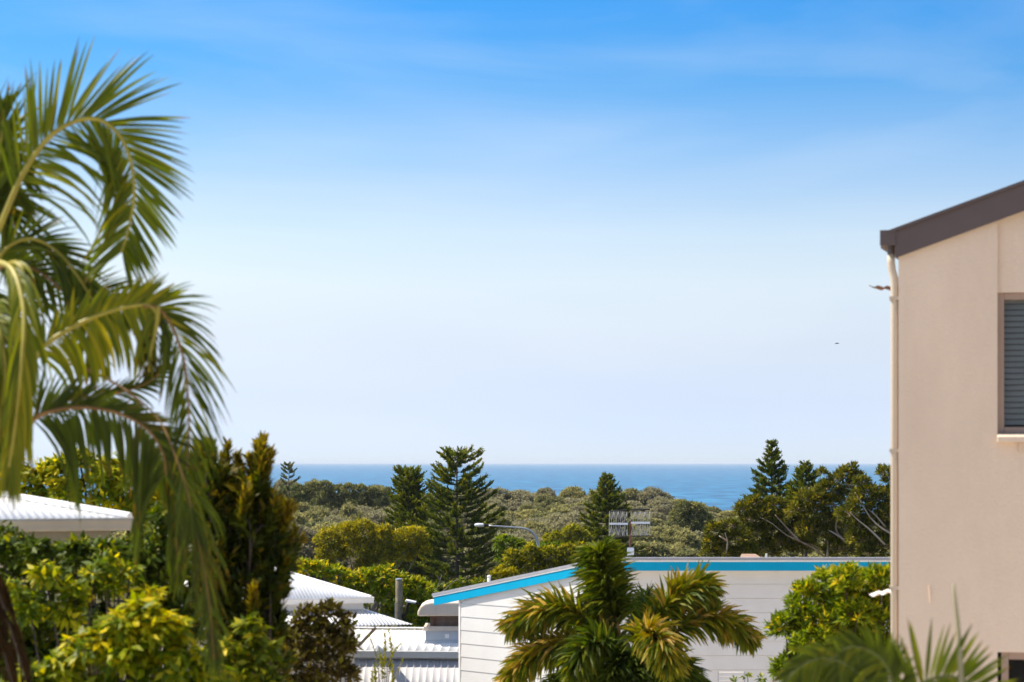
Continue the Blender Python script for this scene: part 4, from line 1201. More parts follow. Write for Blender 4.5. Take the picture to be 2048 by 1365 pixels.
# ------------------------------------------------------------------ paperbarks
def paperbark(label, d, base_px, limb_rows, lumps_px, base_t=0.5, seed=1, per=1.9, L=0.24):
    base = gbase(base_px, d)
    t = empty("paperbark_tree", base, label, "tree", "paperbark trees")
    lumps = PL([(r[0], r[1], r[2] * 1.22) + tuple(r[3:]) for r in lumps_px], d, 0.7)
    T, A, S = lump_tips(lumps, per, 0.3, 7 * 0.5 * L * 0.055)
    c, dd, ln, w, ti, nr_ = rosettes(T, A, 7, L, 0.055, (15, 70), -0.05, base_t, 0.22)
    leaves_mesh("crown", c, dd, ln, w, LM["paperbark"], t, ti, nrm=nr_)
    tk = MB()
    s0 = P(*limb_rows[0][0][:2], d)
    tk.tube([base - UP * 0.1, base + (s0 - base) * 0.5 + np.array([0.2, 0, 0]), s0], [0.20, 0.13, 0.055], 8)
    tk.build("trunk", M["bark_pale"], t, True)
    for row in limb_rows:
        pts_ = spline([P(x, y, d - 0.55 + 0.25 * math.sin(x)) for x, y in row], 9)
        MB().tube(pts_, np.linspace(0.055, 0.012, 9), 6).build("limb", M["bark_pale"], t, True)
    tw = MB()
    g = np.random.default_rng(seed)
    cen = np.array([l[0] for l in lumps])
    for i in np.nonzero(g.random(len(T)) < 0.09)[0]:
        cc = cen[S[i]]
        st = cc + (T[i] - cc) * g.uniform(-0.3, 0.2)
        tw.tube([st, (st + T[i]) / 2 + g.normal(0, 0.06, 3), T[i]], [0.022, 0.015, 0.006], 4, cap=False)
    tag(tw.build("branches", M["bark_pale"], t), kind="stuff")
    return t


paperbark("low paperbark at the left end of the clump with a pale broken stub", 88, 1445,
          [[(1452, 1110), (1455, 1085), (1450, 1066)], [(1454, 1082), (1444, 1076), (1438, 1072)]],
          [(1432, 1062, 18), (1425, 1085, 16), (1420, 1105, 18), (1460, 1055, 18), (1475, 1080, 26), (1450, 1105, 22), (1490, 1105, 24)], 0.5, 1)
paperbark("paperbark leaning left with long pale limbs under the tallest pine", 92, 1640,
          [[(1660, 1125), (1625, 1095), (1575, 1072), (1545, 1048), (1520, 1035)], [(1590, 1078), (1560, 1050), (1540, 1040)], [(1600, 1084), (1570, 1052), (1550, 1030)], [(1655, 1110), (1640, 1098), (1620, 1088)]],
          [(1490, 1020, 20), (1510, 1008, 18), (1530, 1030, 26), (1500, 1040, 22), (1550, 1012, 22), (1575, 1035, 28), (1545, 1060, 26), (1510, 1070, 26), (1590, 1065, 26), (1560, 1090, 28), (1610, 1095, 26), (1530, 1100, 26), (1600, 1045, 20)], 0.52, 2)
paperbark("tallest paperbark, its feathery top reaching above the sea horizon", 90, 1690,
          [[(1690, 1085), (1672, 1060), (1676, 1030), (1680, 1005)], [(1688, 1080), (1665, 1065), (1655, 1060)], [(1686, 1070), (1700, 1040), (1690, 1010), (1700, 985)], [(1655, 1115), (1655, 1085), (1648, 1065)]],
          [(1655, 980, 22), (1680, 962, 22), (1690, 945, 14), (1705, 935, 8), (1712, 948, 9), (1640, 1000, 24), (1665, 1010, 26), (1700, 975, 22), (1630, 1025, 24), (1655, 1040, 22), (1645, 945, 9), (1640, 1070, 26), (1615, 1000, 22), (1600, 1020, 22), (1690, 1000, 22), (1680, 1045, 24), (1620, 1060, 24), (1700, 1070, 26), (1680, 1100, 30), (1720, 955, 10)], 0.55, 3)
paperbark("rightmost paperbark with bare slanting limbs against the beige house edge", 86, 1790,
          [[(1795, 1075), (1765, 1058), (1740, 1035), (1718, 998), (1710, 985)], [(1780, 1066), (1750, 1030), (1730, 1015)], [(1770, 1090), (1740, 1060), (1715, 1040), (1700, 1025)]],
          [(1735, 985, 22), (1722, 965, 14), (1755, 1000, 22), (1775, 985, 16), (1770, 945, 15), (1780, 960, 14), (1745, 1050, 24), (1775, 1030, 24), (1755, 1020, 22), (1720, 1005, 22), (1700, 1030, 24), (1720, 1055, 24), (1790, 1060, 26), (1790, 1000, 20), (1725, 1080, 28), (1765, 1090, 30), (1740, 1105, 26)], 0.5, 4)

# ------------------------------------------------------------------ palms
def frond(parent, pts, n, length, width, mat, rachis_mat, rach_r=(0.022, 0.006), ang=(58, 28), droop=(0.5, 0.5), roll=0.0, sides=(1, 1), split=False, tint=0.5, tint_var=0.12,
          start=0.06, lift=(0, 0), jit=0.10, lens_shape=None, name="frond", ang_side=None, tip_t=0.0, seed=0, label=None, width_jit=0.5, clump=0.0):
    """pts world control points from base to tip. sides: length factor right/left of travel; droop: gravity per side"""
    g = np.random.default_rng(seed + 1000)
    path = spline(pts, 60)
    fr_ = MB().tube(path, np.linspace(rach_r[0], rach_r[1], 60), 7).build(name, rachis_mat, parent, True)
    if label: fr_["label"] = label
    allv, allf, allt = [], [], []
    m = 7
    for sd in (0, 1):
        if sides[sd] <= 0: continue
        sg = 1 if sd == 0 else -1
        group_j = 0.0
        for k in range(n):
            q = start + (1 - start) * (k + g.uniform(0, 0.6)) / n
            q = min(q, 0.995)
            i = q * 59; i0 = min(int(i), 58)
            p = path[i0] + (path[i0 + 1] - path[i0]) * (i - i0)
            T = unit(path[min(i0 + 1, 59)] - path[max(i0 - 1, 0)])
            V0 = unit(np.array([0, -1.0, 0]) - T * np.dot(T, [0, -1.0, 0]))
            S0 = np.cross(T, V0)
            rl = roll
            V = V0 * math.cos(rl) + S0 * math.sin(rl); S = np.cross(T, V)
            a0, a1 = (ang_side[sd] if ang_side else ang)
            if k % 6 == 0: group_j = g.normal(0, clump)
            a = R(a0 + (a1 - a0) * q) + g.normal(0, jit) + group_j
            le = (lens_shape(q) if lens_shape else (0.55 + 1.0 * math.sin(math.pi * min(1, q * 0.85 + 0.12))) / 1.5) * length * sides[sd] * g.uniform(0.85, 1.1)
            dvec = math.cos(a) * T + math.sin(a) * (sg * S * math.cos(lift[sd]) + V * math.sin(lift[sd] + g.normal(0, 0.12)))
            pos = p.copy(); dv = dvec.copy()
            cl = [pos.copy()]
            for s in range(m - 1):
                dv = unit(dv + np.array([0, 0, -1.0]) * droop[sd] * (0.35 + s / (m - 1)) * (le / (m - 1)) / length * 2.2 * g.uniform(0.8, 1.2))
                pos = pos + dv * le / (m - 1)
                cl.append(pos.copy())
            cl = np.array(cl)
            tj = g.normal(0, width_jit)
            tg = unit(np.gradient(cl, axis=0))
            Vw_ = unit(V[None] - tg * (tg @ V)[:, None])
            W1 = np.cross(tg, Vw_)
            Wd = unit(W1 * math.cos(tj) + Vw_ * math.sin(tj))
            Nn = np.cross(tg, Wd)
            s = np.linspace(0, 1, m)
            wp = width * 0.86 * np.array([0.35, 0.9, 1.0, 0.92, 0.72, 0.42, 0.02]) * g.uniform(0.8, 1.15)
            A_ = cl + Wd * wp[:, None] * 0.5 + Nn * wp[:, None] * 0.12
            B_ = cl - Wd * wp[:, None] * 0.5 + Nn * wp[:, None] * 0.12
            v = np.vstack([A_, cl, B_])
            ix = np.arange(m - 1)
            f = np.vstack([np.stack([ix, ix + 1, m + ix + 1, m + ix], 1), np.stack([m + ix, m + ix + 1, 2 * m + ix + 1, 2 * m + ix], 1)])
            tt_ = np.full(len(f), tint + g.normal(0, tint_var) + tip_t * q)
            tt_ = tt_ + np.tile(np.linspace(0, -0.05, m - 1), 2)
            tt_ = np.clip(tt_, 0.15, 1.0)
            if g.random() < 0.35:                                        # dry tip
                tt_[[m - 2, 2 * (m - 1) - 1]] = 0.02
            if (split[sd] if isinstance(split, tuple) else split):
                mesh_obj("leaflet", v, f, mat, fr_, tint=np.clip(tt_, 0, 1))
            else:
                off = sum(len(x) for x in allv)
                allv.append(v); allf.append(f + off); allt.append(tt_)
    if allv:
        tag(mesh_obj("leaflets", np.vstack(allv), np.vstack(allf), mat, fr_, tint=np.clip(np.concatenate(allt), 0, 1)), kind="stuff")
    return fr_


PD = 12.0
pbx = P(-75, 900, PD)
palm = empty("arching_palm", (pbx[0], PD, 13.5), "tall palm at left edge with long arching drooping fronds", "palm tree")
tk = MB()
tk.tube([(pbx[0] + 0.05, PD, 13.4), (pbx[0], PD, 16.5), (pbx[0] + 0.02, PD, 19.2), P(-55, 620, PD)], [0.17, 0.13, 0.12, 0.10], 14)
tk.build("trunk", M["palm_trunk"], palm, True)
MB().tube([P(-55, 625, PD), P(-45, 540, PD), P(-30, 470, PD)], [0.105, 0.10, 0.05], 14).build("crownshaft", M["rachis"], palm, True)
def PP(rows, d=PD):
    return [P(r[0], r[1], d + (r[2] if len(r) > 2 else 0)) for r in rows]
# the big arch
frond(palm, PP([(-30, 520), (5, 440), (45, 350), (95, 278), (150, 243), (200, 240), (240, 272), (262, 325), (268, 395), (255, 465), (243, 505)]), 88, 0.64, 0.030, LM["palm"], M["rachis"], (0.020, 0.007),
      droop=(0.75, 0.16), ang_side=((78, 36), (30, 46)), sides=(0.98, 0.90), split=True, tint=0.56, seed=1, start=0.16, width_jit=0.55, clump=0.06, lens_shape=lambda q: 0.95 - 0.45 * max(0, q - 0.45) / 0.55)
# bent frond in the middle
frond(palm, PP([(-20, 560), (40, 740), (90, 690), (150, 652), (205, 628), (260, 613), (300, 612), (318, 635)]), 58, 0.50, 0.032, LM["palm"], M["rachis"], (0.018, 0.010),
      droop=(1.9, 0.15), ang_side=((75, 70), (42, 35)), sides=(0.95, 0.55), split=(True, False), tint=0.72, seed=2, start=0.24, width_jit=0.25, lens_shape=lambda q: 0.9)
frond(palm, PP([(285, 612), (318, 618), (345, 655), (366, 715), (376, 790), (378, 880), (374, 940)]), 62, 0.52, 0.020, LM["palm"], M["rachis_brown"], (0.012, 0.005),
      droop=(1.2, 0.55), ang_side=((48, 22), (40, 26)), sides=(0.85, 0.9), tint=0.42, tint_var=0.2, seed=3, start=0.05, width_jit=0.6)
frond(palm, PP([(318, 612), (312, 660), (300, 710), (298, 745)]), 12, 0.22, 0.022, LM["dead_palm"], M["rachis"], (0.016, 0.006), droop=(1.0, 1.0), sides=(0.6, 0.6), tint=0.6, seed=33)
# low dark frond
frond(palm, PP([(-10, 780), (40, 850), (85, 828), (140, 816), (200, 818), (255, 834), (300, 864), (325, 905), (333, 950)]), 60, 0.66, 0.032, LM["palm"], M["rachis_brown"], (0.016, 0.006),
      droop=(2.0, 0.25), ang_side=((72, 55), (40, 25)), sides=(0.95, 0.42), split=(True, False), tint=0.22, tint_var=0.10, seed=4, start=0.2, width_jit=0.3, lens_shape=lambda q: 0.9 + 0.2 * math.sin(q * 9))
# hanging front frond at the left edge
frond(palm, PP([(-20, 520, -0.4), (25, 540, -0.7), (48, 620, -0.9), (44, 720, -1.0), (34, 820, -1.0), (24, 900, -1.0), (18, 935, -1.0)]), 60, 0.66, 0.028, LM["palm"], M["rachis"], (0.018, 0.007),
      droop=(2.2, 2.2), ang_side=((30, 10), (30, 10)), sides=(0.62, 0.7), tint=0.70, tint_var=0.12, seed=5, start=0.1, width_jit=0.35)
# inner spray below the arch
frond(palm, PP([(-25, 560), (10, 500), (60, 478), (110, 500), (150, 545), (185, 600), (215, 650)], PD + 0.3), 58, 0.56, 0.024, LM["palm"], M["rachis"], (0.014, 0.006),
      droop=(0.7, 0.4), ang_side=((42, 22), (38, 20)), sides=(0.85, 0.5), tint=0.34, tint_var=0.16, seed=6, start=0.08)
# the fronds seen through at the left edge
frond(palm, PP([(-120, 520), (-95, 400), (-60, 310), (-20, 280), (15, 320), (30, 400)], PD + 0.5), 56, 0.58, 0.028, LM["palm"], M["rachis"], (0.016, 0.006), droop=(0.6, 0.15), ang_side=((65, 40), (30, 30)), sides=(0.9, 0.85), tint=0.32, seed=7)
frond(palm, PP([(-60, 560), (-20, 620), (10, 700), (20, 800), (15, 880)], PD + 0.6), 52, 0.52, 0.026, LM["palm"], M["rachis_brown"], (0.014, 0.006), droop=(0.9, 0.9), sides=(0.7, 0.7), tint=0.24, seed=8)
frond(palm, PP([(-30, 480), (-20, 400), (-5, 330), (5, 260), (8, 220)], PD + 0.2), 20, 0.42, 0.034, LM["palm"], M["rachis"], (0.014, 0.006), droop=(0.1, 0.1), ang_side=((24, 14), (24, 14)), sides=(0.85, 0.7), tint=0.40, seed=9, start=0.25)
frond(palm, PP([(-20, 600), (60, 600), (120, 570), (190, 575), (240, 600), (262, 625)], PD + 0.9), 46, 0.42, 0.02, LM["palm"], M["rachis_brown"], (0.012, 0.005), droop=(0.7, 0.2), sides=(0.8, 0.6), tint=0.22, seed=19)
frond(palm, PP([(60, 840), (140, 800), (220, 790), (290, 768), (330, 735)], PD + 0.8), 44, 0.38, 0.02, LM["palm"], M["rachis_brown"], (0.012, 0.005), droop=(0.8, 0.2), sides=(0.55, 0.45), ang=(40, 20), tint=0.20, seed=29)
frond(palm, PP([(-40, 560), (20, 530), (80, 545), (140, 600), (180, 670), (200, 740)], PD + 0.5), 52, 0.50, 0.024, LM["palm"], M["rachis_brown"], (0.012, 0.005), droop=(0.9, 0.6), ang_side=((46, 24), (40, 22)), sides=(0.8, 0.55), tint=0.30, tint_var=0.16, seed=51, start=0.1)
frond(palm, PP([(-60, 480), (-40, 420), (-15, 390), (20, 420), (40, 500), (48, 580)], PD + 0.7), 48, 0.52, 0.026, LM["palm"], M["rachis_brown"], (0.012, 0.005), droop=(0.8, 0.5), ang_side=((50, 26), (42, 26)), sides=(0.8, 0.8), tint=0.26, tint_var=0.14, seed=52, start=0.1)
frond(palm, PP([(-50, 640, -0.3), (-10, 640, -0.5), (10, 720, -0.6), (2, 820, -0.6), (-5, 900, -0.6)]), 50, 0.55, 0.026, LM["palm"], M["rachis"], (0.012, 0.005), droop=(1.6, 1.6), ang_side=((34, 14), (34, 14)), sides=(0.75, 0.75), tint=0.52, tint_var=0.16, seed=53, start=0.1)
# long hanging fronds over the shrubs
frond(palm, PP([(-40, 640, 0.3), (90, 700, 0.3), (220, 760, 0.1), (310, 830, -0.1), (350, 910, -0.25), (375, 985, -0.3), (392, 1060, -0.3), (410, 1150, -0.3), (422, 1240, -0.3), (428, 1320, -0.3)]), 62, 0.62, 0.018, LM["palm"], M["rachis_brown"], (0.007, 0.003),
      droop=(1.6, 1.6), ang_side=((30, 18), (34, 18)), sides=(0.6, 0.62), tint=0.26, tint_var=0.2, jit=0.22, seed=10, start=0.50, width_jit=0.5)  # low tint: the shade on this frond put into its colour
frond(palm, PP([(-40, 660, 0.5), (120, 720, 0.4), (250, 780, 0.3), (315, 860, 0.2), (342, 960, 0.2), (352, 1060, 0.2), (356, 1150, 0.2)]), 34, 0.62, 0.030, LM["palm"], M["rachis_brown"], (0.007, 0.003),
      droop=(1.8, 1.8), ang_side=((26, 12), (26, 12)), sides=(0.7, 0.7), tint=0.34, tint_var=0.14, seed=11, start=0.5)
# dead skirt fronds in the corner
for k, (x0, x1, x2) in enumerate(((-90, -60, 0), (-80, -30, 40), (-65, -5, 70))):
    frond(palm, PP([(-60, 900, -0.2 * k), (x0, 1050, -0.2 * k), (x1, 1180, -0.3), (x2, 1420, -0.3)]), 26, 0.55, 0.03, LM["dead_palm"], M["bark_dark"], (0.010, 0.004),
          droop=(1.6, 1.6), ang=(34, 16), sides=(0.7, 0.7), tint=0.45, tint_var=0.2, seed=40 + k, label="brown dead frond hanging against the trunk")

# ------------------------------------------------------------------ foxtail palm in front of the blue-trimmed house
FD = 28.0
fox = empty("foxtail_palm", gbase(1262, FD), "bushy foxtail palm in front of the blue-trimmed house", "palm tree")
fb = P(1258, 1330, FD)
MB().tube([gbase(1262, FD) - UP * 0.1, P(1262, 1420, FD), P(1258, 1340, FD)], [0.16, 0.12, 0.10], 12).build("trunk", M["palm_trunk"], fox, True)
MB().tube([P(1258, 1345, FD), P(1255, 1310, FD), P(1248, 1270, FD)], [0.105, 0.09, 0.03], 12).build("crownshaft", M["rachis_green"], fox, True)


def foxtail(rows, seed, base_t, var=0.12, n=620, L=0.44, W=0.036, start=0.16, top_brown=0.0, tip_t=0.0):
    g = np.random.default_rng(seed)
    n = int(n * 0.74)
    L = L * 0.96
    W = W * 1.38
    path = spline([P(r[0], r[1], FD + (r[2] if len(r) > 2 else 0)) for r in rows], 40)
    fr_ = MB().tube(path, np.linspace(0.022, 0.006, 40), 6).build("frond", M["rachis_brown"], fox, True)
    q = g.uniform(start, 1.0, n) ** 0.9
    i = np.minimum((q * 39).astype(int), 38); u = (q * 39 - i)[:, None]
    p = path[i] + (path[i + 1] - path[i]) * u
    T = unit(path[i + 1] - path[i])
    a = unit(np.cross(T, np.array([0.2, -1, 0.3]))); b = np.cross(T, a)
    phi = g.uniform(0, 2 * math.pi, n)
    th_ = np.radians(g.uniform(35, 72, n))
    rd_ = np.cos(phi)[:, None] * a + np.sin(phi)[:, None] * b
    d = unit(np.cos(th_)[:, None] * T + np.sin(th_)[:, None] * rd_)
    ln = L * (0.55 + 0.55 * np.sin(math.pi * np.clip(q, 0, 1) ** 1.2 * 0.9 + 0.15)) * g.uniform(0.75, 1.1, n)
    m = 4
    V, pos, dv = [p], p.copy(), d.copy()
    for s in range(m - 1):
        dv = unit(dv + np.array([0, 0, -0.16 * (s + 0.5)]))
        pos = pos + dv * (ln / (m - 1))[:, None]
        V.append(pos.copy())
    V = np.stack(V, 1)
    Wd = unit(np.cross(d, g.normal(size=(n, 3)) * 0.6 + np.array([0, -1, 0.2])))
    wp = np.array([0.5, 1.0, 0.8, 0.1]) * W
    A_ = V + Wd[:, None] * wp[None, :, None] * 0.5; B_ = V - Wd[:, None] * wp[None, :, None] * 0.5
    vv = np.concatenate([A_, B_], 1).reshape(-1, 3)
    o = (np.arange(n) * 2 * m)[:, None]
    fs = [np.concatenate([o + k, o + k + 1, o + m + k + 1, o + m + k], 1) for k in range(m - 1)]
    f = np.stack(fs, 1).reshape(-1, 4)
    t = base_t - 0.08 + g.normal(0, var, n) + tip_t * q - 0.45 * np.clip(0.45 - q, 0, 1) + top_brown * np.clip(rd_[:, 2], 0, 1) * g.uniform(0, 1, n)  # leaflets darken towards the crown core, its shade put into the tint
    tag(mesh_obj("leaflets", vv, f, LM["foxtail"], fr_, tint=np.clip(np.repeat(t, m - 1), 0, 1)), kind="stuff")


foxtail([(1258, 1330), (1238, 1260), (1218, 1195), (1203, 1135), (1195, 1105)], 1, 0.40, 0.14, 950, 0.52, 0.034, 0.25, tip_t=0.14)
foxtail([(1255, 1330), (1205, 1265), (1140, 1225), (1075, 1225), (1020, 1255)], 2, 0.62, 0.17, 700, 0.46, top_brown=0.4)
foxtail([(1255, 1340), (1190, 1305), (1120, 1290), (1060, 1315), (1015, 1360)], 3, 0.68, 0.17, 640, 0.44, top_brown=0.4)
foxtail([(1258, 1330), (1300, 1255), (1350, 1200), (1395, 1178), (1415, 1185)], 4, 0.54, 0.17, 800, 0.46, top_brown=0.5)
foxtail([(1260, 1335), (1335, 1275), (1405, 1240), (1465, 1250), (1505, 1280)], 5, 0.60, 0.18, 640, 0.40, top_brown=0.6)
foxtail([(1258, 1335, -0.2), (1275, 1290, -0.8), (1300, 1270, -1.2), (1325, 1290, -1.5), (1345, 1335, -1.6)], 6, 0.62, 0.16, 760, 0.44, 0.032, 0.25, top_brown=0.5)
foxtail([(1255, 1335, -0.1), (1225, 1300, -0.5), (1190, 1285, -0.8), (1160, 1310, -1.0), (1145, 1350, -1.1)], 7, 0.42, 0.13, 640, 0.42)
foxtail([(1258, 1335, 0.1), (1280, 1270, 0.5), (1290, 1220, 0.9), (1300, 1200, 1.3)], 8, 0.22, 0.1, 500, 0.40)
foxtail([(1258, 1345), (1320, 1330), (1370, 1350), (1400, 1400)], 9, 0.35, 0.13, 600, 0.42)
foxtail([(1255, 1345), (1190, 1345), (1130, 1370), (1080, 1430)], 10, 0.38, 0.13, 600, 0.42)
foxtail([(1257, 1335, -0.1), (1262, 1320, -0.5), (1268, 1345, -0.9), (1270, 1400, -1.1)], 12, 0.30, 0.12, 620, 0.40, start=0.1)
foxtail([(1257, 1335, -0.1), (1240, 1318, -0.5), (1228, 1345, -0.9), (1215, 1400, -1.1)], 13, 0.28, 0.12, 620, 0.40, start=0.1)
foxtail([(1258, 1335, -0.1), (1295, 1325, -0.5), (1330, 1350, -0.8), (1345, 1400, -1.0)], 14, 0.36, 0.12, 560, 0.40, start=0.1)
foxtail([(1256, 1330, 0.1), (1215, 1265, 0.4), (1180, 1215, 0.8)], 11, 0.24, 0.1, 400, 0.36)

# ------------------------------------------------------------------ palm at the lower right, close to the lens
RD = 10.0
rp_ = empty("garden_palm", gbase(1800, RD), "close blurred palm below the beige house wall", "palm tree")
MB().tube([gbase(1800, RD) - UP * 0.1, P(1800, 1800, RD), P(1800, 1560, RD)], [0.12, 0.10, 0.08], 12).build("trunk", M["palm_trunk"], rp_, True)
Q = lambda rows: [P(r[0], r[1] + 32, RD + (r[2] if len(r) > 2 else 0)) for r in rows]
frond(rp_, Q([(1800, 1560), (1775, 1430), (1725, 1325), (1655, 1285), (1590, 1310), (1540, 1390)]), 70, 0.44, 0.026, LM["palm"], M["rachis_green"], (0.012, 0.005), droop=(1.8, 2.2), ang_side=((50, 35), (70, 50)), sides=(0.35, 0.85), tint=0.46, seed=61, start=0.2, width_jit=0.3)
frond(rp_, Q([(1805, 1560), (1800, 1450), (1790, 1350), (1762, 1285), (1700, 1262), (1650, 1300)]), 60, 0.42, 0.026, LM["palm"], M["rachis_green"], (0.012, 0.005), droop=(0.9, 2.2), ang_side=((34, 30), (66, 45)), sides=(0.45, 0.85), tint=0.42, seed=62, start=0.25, width_jit=0.3)
frond(rp_, Q([(1800, 1530), (1812, 1400), (1842, 1338), (1902, 1322), (1956, 1345), (1996, 1390)]), 30, 0.40, 0.030, LM["palm"], M["rachis_green"], (0.012, 0.005), droop=(1.2, 0.05), ang_side=((60, 45), (58, 62)), sides=(0.5, 0.95), tint=0.48, seed=63, start=0.30, width_jit=0.35, jit=0.06, lens_shape=lambda q: 1.15 - 0.75 * q)
MB().tube(spline(Q([(1925, 1420), (1921, 1300), (1915, 1210), (1907, 1135)]), 10), np.linspace(0.020, 0.006, 10), 7).build("spear_leaf", M["spear"], rp_, True)

# ------------------------------------------------------------------ foreground shrubs
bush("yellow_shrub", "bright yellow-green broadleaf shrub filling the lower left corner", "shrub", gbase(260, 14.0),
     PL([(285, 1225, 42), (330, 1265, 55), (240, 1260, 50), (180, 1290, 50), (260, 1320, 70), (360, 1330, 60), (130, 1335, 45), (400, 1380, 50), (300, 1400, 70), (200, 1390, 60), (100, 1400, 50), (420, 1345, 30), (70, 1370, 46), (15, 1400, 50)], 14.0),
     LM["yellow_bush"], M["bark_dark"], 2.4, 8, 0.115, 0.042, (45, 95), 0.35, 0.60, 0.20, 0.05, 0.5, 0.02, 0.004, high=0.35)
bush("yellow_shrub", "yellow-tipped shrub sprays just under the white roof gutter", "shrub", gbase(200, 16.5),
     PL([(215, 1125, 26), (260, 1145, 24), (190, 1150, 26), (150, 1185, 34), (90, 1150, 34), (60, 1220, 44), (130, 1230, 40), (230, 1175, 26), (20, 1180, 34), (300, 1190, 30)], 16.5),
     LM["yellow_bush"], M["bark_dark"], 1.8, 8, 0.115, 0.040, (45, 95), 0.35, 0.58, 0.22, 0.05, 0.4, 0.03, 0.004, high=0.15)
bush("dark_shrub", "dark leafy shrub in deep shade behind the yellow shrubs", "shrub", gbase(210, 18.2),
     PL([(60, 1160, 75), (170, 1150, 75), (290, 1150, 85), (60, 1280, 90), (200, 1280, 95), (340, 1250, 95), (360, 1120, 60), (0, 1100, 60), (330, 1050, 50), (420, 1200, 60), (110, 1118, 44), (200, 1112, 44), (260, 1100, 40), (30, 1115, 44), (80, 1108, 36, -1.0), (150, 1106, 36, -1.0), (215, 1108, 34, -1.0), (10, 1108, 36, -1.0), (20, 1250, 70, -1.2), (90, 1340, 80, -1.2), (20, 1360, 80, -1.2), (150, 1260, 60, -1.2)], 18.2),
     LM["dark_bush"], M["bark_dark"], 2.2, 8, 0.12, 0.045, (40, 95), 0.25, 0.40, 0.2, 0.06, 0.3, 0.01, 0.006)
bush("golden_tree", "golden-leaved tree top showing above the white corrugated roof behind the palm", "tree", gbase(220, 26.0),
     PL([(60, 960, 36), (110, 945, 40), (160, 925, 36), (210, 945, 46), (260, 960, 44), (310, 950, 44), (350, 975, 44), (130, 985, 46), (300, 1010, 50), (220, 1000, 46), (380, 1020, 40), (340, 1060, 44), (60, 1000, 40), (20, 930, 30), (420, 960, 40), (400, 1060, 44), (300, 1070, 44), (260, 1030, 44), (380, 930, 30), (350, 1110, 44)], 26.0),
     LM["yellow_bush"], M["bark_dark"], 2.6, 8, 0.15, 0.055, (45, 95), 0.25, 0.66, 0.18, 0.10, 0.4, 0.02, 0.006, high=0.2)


def plume_shrub(name, label, px, d, stems, mat, bark, k_per_m, L, W, base_t, tipb, cat="shrub", r0=0.05, group=None, sw=0.0, spread=(28, 62), tv=0.10):
    """upright leafy stems: rows of (px0,py0,px1,py1,leaf radius factor, depth shift)"""
    base = gbase(px, d)
    t = empty(name, base, label, cat, group)
    st = MB(); C, Dv, Ln, Ti, Nn = [], [], [], [], []
    hub = P(px, max(s[1] for s in stems) + 60, d)
    MB().tube([base - UP * 0.1, (base + hub) / 2 + np.array([0.05, 0, 0]), hub], [r0 * 1.4, r0 * 1.1, r0], 8).build("trunk", bark, t, True)
    for s in stems:
        dd_ = d + (s[5] if len(s) > 5 else 0)
        a, b = P(s[0], s[1], dd_), P(s[2], s[3], dd_ + rng.normal(0, 0.08))
        mid = (a + b) / 2 + rng.normal(0, 0.03, 3)
        path = spline([hub, a, mid, b], 24)
        st.tube(path[::3], np.linspace(r0 * 0.5, 0.005, 8), 5, cap=False)
        seg = spline([a, mid, b], 30)
        length = np.linalg.norm(b - a)
        n = int(k_per_m * length) + 14
        q = rng.uniform(0, 1, n) ** 0.8
        i = np.minimum((q * 29).astype(int), 28)
        p = seg[i] + (seg[i + 1] - seg[i]) * (q * 29 - i)[:, None]
        T = unit(seg[i + 1] - seg[i])
        u_ = unit(np.cross(T, rng.normal(size=(n, 3))))
        th_ = np.radians(rng.uniform(spread[0], spread[1], n)) * (1.15 - 0.45 * q)
        Dv.append(unit(np.cos(th_)[:, None] * T + np.sin(th_)[:, None] * u_)); C.append(p)
        Ln.append(L * s[4] * rng.uniform(0.7, 1.15, n) * (1.0 - 0.25 * q)); Ti.append(base_t + tipb * (q - 0.45) + rng.normal(0, tv, n) + rng.normal(0, 0.06))
        Nn.append(T + rng.normal(0, 0.4, (n, 3)))
    C, Dv, Ln, Ti, Nn = map(np.concatenate, (C, Dv, Ln, Ti, Nn))
    leaves_mesh("crown", C, Dv, Ln, Ln * W / L, mat, t, Ti, nrm=Nn)
    tag(st.build("branches", bark, t, True), kind="stuff")
    return t


cs = []
for (x0, y0_, x1, y1, f) in ((520, 1010, 523, 880, 1.0), (530, 1010, 540, 905, 0.9), (505, 1010, 508, 915, 0.9), (450, 1010, 455, 893, 0.95), (430, 1010, 420, 890, 1.0), (400, 1020, 392, 900, 1.0), (470, 1030, 482, 935, 0.9),
                             (545, 1110, 578, 1015, 1.0), (555, 1100, 560, 1010, 1.0), (530, 1100, 540, 990, 1.0), (560, 1130, 588, 1060, 0.9), (500, 1080, 500, 970, 1.0), (470, 1090, 462, 980, 1.0), (430, 1090, 430, 970, 1.0), (400, 1100, 395, 990, 1.0),
                             (520, 1180, 540, 1080, 1.0), (480, 1180, 486, 1070, 1.0), (440, 1180, 440, 1080, 1.0), (545, 1190, 572, 1120, 0.8), (410, 1190, 405, 1090, 1.0),
                             (500, 1270, 525, 1170, 1.0), (460, 1270, 465, 1160, 1.0), (540, 1250, 560, 1180, 0.8), (420, 1270, 425, 1180, 1.0), (520, 1340, 540, 1240, 1.0), (480, 1350, 490, 1250, 1.0), (440, 1350, 450, 1250, 1.0),
                             (500, 1400, 500, 1310, 1.0), (540, 1400, 555, 1300, 1.0)):
    for j in range(3):
        cs.append((x0 + rng.normal(0, 9), y0_ + rng.normal(0, 8), x1 + rng.normal(0, 11 if j else 2), y1 + (abs(rng.normal(0, 16)) if j else 0), f * 0.9, rng.normal(0, 0.25)))
colshrub = plume_shrub("column_shrub", "tall dark shrub with upright bronze and yellow shoot tips beside the sea view", 480, 17.0, cs, LM["column"], M["bark_dark"], 420, 0.15, 0.040, 0.40, 0.62, "shrub", 0.012)
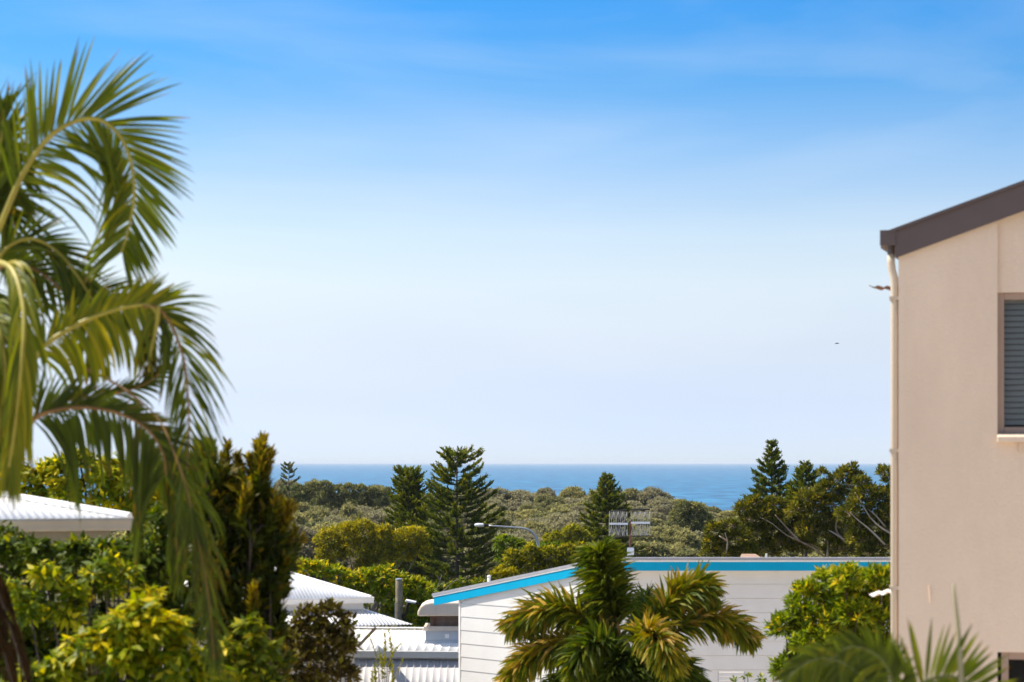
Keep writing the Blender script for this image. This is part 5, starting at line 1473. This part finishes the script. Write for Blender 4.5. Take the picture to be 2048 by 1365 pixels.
bush(None, None, None, gbase(470, 16.75),
     PL([(440, 960, 30), (490, 990, 40), (420, 1010, 40), (530, 1040, 34), (480, 1060, 55), (410, 1080, 45), (540, 1090, 36), (500, 1140, 60), (430, 1150, 55), (540, 1170, 30), (490, 1220, 60), (430, 1240, 50), (530, 1250, 40), (480, 1300, 60), (540, 1330, 45), (520, 1200, 40), (470, 1180, 50), (560, 1130, 30), (550, 1240, 30), (450, 1110, 44)], 16.75),
     LM["column"], M["bark_dark"], 1.9, 7, 0.13, 0.042, (20, 70), -0.1, 0.40, 0.2, 0.04, 0.8, 0.02, 0.004, high=0.25, parent=colshrub, leaf_name="inner_foliage")
bush("leafy_shrub", "green shrub at the foot of the dark column shrub", "shrub", gbase(500, 16.0),
     PL([(500, 1260, 34), (470, 1310, 44), (525, 1300, 36), (440, 1330, 40), (500, 1350, 50), (550, 1380, 40)], 16.0), LM["dark_bush"], M["bark_dark"], 2.0, 8, 0.115, 0.045, (40, 95), 0.3, 0.62, 0.2, 0.04, 0.4, 0.15, 0.004)
bush("brown_shrub", "purplish brown twiggy shrub in front of the pavilion", "shrub", gbase(640, 21.0),
     PL([(620, 1240, 34), (655, 1225, 30), (690, 1245, 24), (600, 1280, 40), (645, 1280, 46), (690, 1290, 30), (590, 1330, 46), (640, 1340, 60), (690, 1350, 30), (620, 1390, 60)], 21.0),
     LM["brown"], M["bark_dark"], 1.8, 7, 0.10, 0.045, (30, 90), 0.05, 0.45, 0.22, 0.04, 0.5, 0.08, 0.004)
plume_shrub("slender_sapling", "thin sparse sapling in front of the white ribbed roof", 768, 27.0,
            [(768, 1365, 770, 1268, 0.8), (765, 1360, 758, 1300, 0.7), (775, 1340, 778, 1262, 0.8), (758, 1355, 738, 1270, 0.5), (778, 1350, 800, 1288, 0.6), (770, 1400, 785, 1330, 0.8), (760, 1400, 750, 1330, 0.8), (752, 1390, 744, 1345, 0.7), (782, 1380, 806, 1318, 0.5)],
            LM["lime_tree"], M["bark_grey"], 150, 0.085, 0.03, 0.38, 0.2, "sapling", 0.012)

bush("garden_tree", "bright green shrubby tree beside the beige house corner", "tree", gbase(1700, 25.0),
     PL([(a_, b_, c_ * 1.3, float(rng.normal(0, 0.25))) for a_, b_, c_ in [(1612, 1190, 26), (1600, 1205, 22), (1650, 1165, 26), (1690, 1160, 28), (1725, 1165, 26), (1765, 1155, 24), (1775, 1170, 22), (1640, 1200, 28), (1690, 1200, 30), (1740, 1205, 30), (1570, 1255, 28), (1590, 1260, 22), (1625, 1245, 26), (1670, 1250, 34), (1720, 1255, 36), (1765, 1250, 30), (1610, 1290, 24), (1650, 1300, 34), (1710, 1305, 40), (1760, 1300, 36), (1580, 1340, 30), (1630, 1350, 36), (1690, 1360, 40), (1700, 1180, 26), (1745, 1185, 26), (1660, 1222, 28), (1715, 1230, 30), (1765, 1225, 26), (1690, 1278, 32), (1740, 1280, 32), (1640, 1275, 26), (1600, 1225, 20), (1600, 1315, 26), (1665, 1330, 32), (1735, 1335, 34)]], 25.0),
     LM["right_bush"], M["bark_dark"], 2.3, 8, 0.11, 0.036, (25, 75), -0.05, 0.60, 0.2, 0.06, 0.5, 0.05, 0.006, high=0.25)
bush("low_shrub", "small leafy sprig row at the foot of the weatherboard wall", "shrub", gbase(1500, 33.0),
     PL([(1495, 1352, 8), (1525, 1358, 9), (1548, 1345, 12), (1470, 1362, 8)], 33.0), LM["right_bush"], M["bark_dark"], 1.0, 7, 0.09, 0.035, (25, 75), 0, 0.5, 0.2, 0.02, 0.4, 0.2, 0.004)

# ------------------------------------------------------------------ sea haze
hm, n_, l_, o_ = new_mat("sea_haze")
pv = n_.new("ShaderNodeVolumePrincipled")
pv.inputs["Color"].default_value = (0.82, 0.90, 1.0, 1)
pv.inputs["Density"].default_value = 6.0e-5
pv.inputs["Anisotropy"].default_value = 0.0
l_.new(pv.outputs[0], o_.inputs["Volume"])
hz = MB().box([-16500, -9500, -8.0], [33000, 0, 0], [0, 40500, 0], [0, 0, 35.0]).build("haze", hm)
tag(hz, "pale sea haze in the air over land and water", kind="stuff")
sc.cycles.volume_bounces = 0
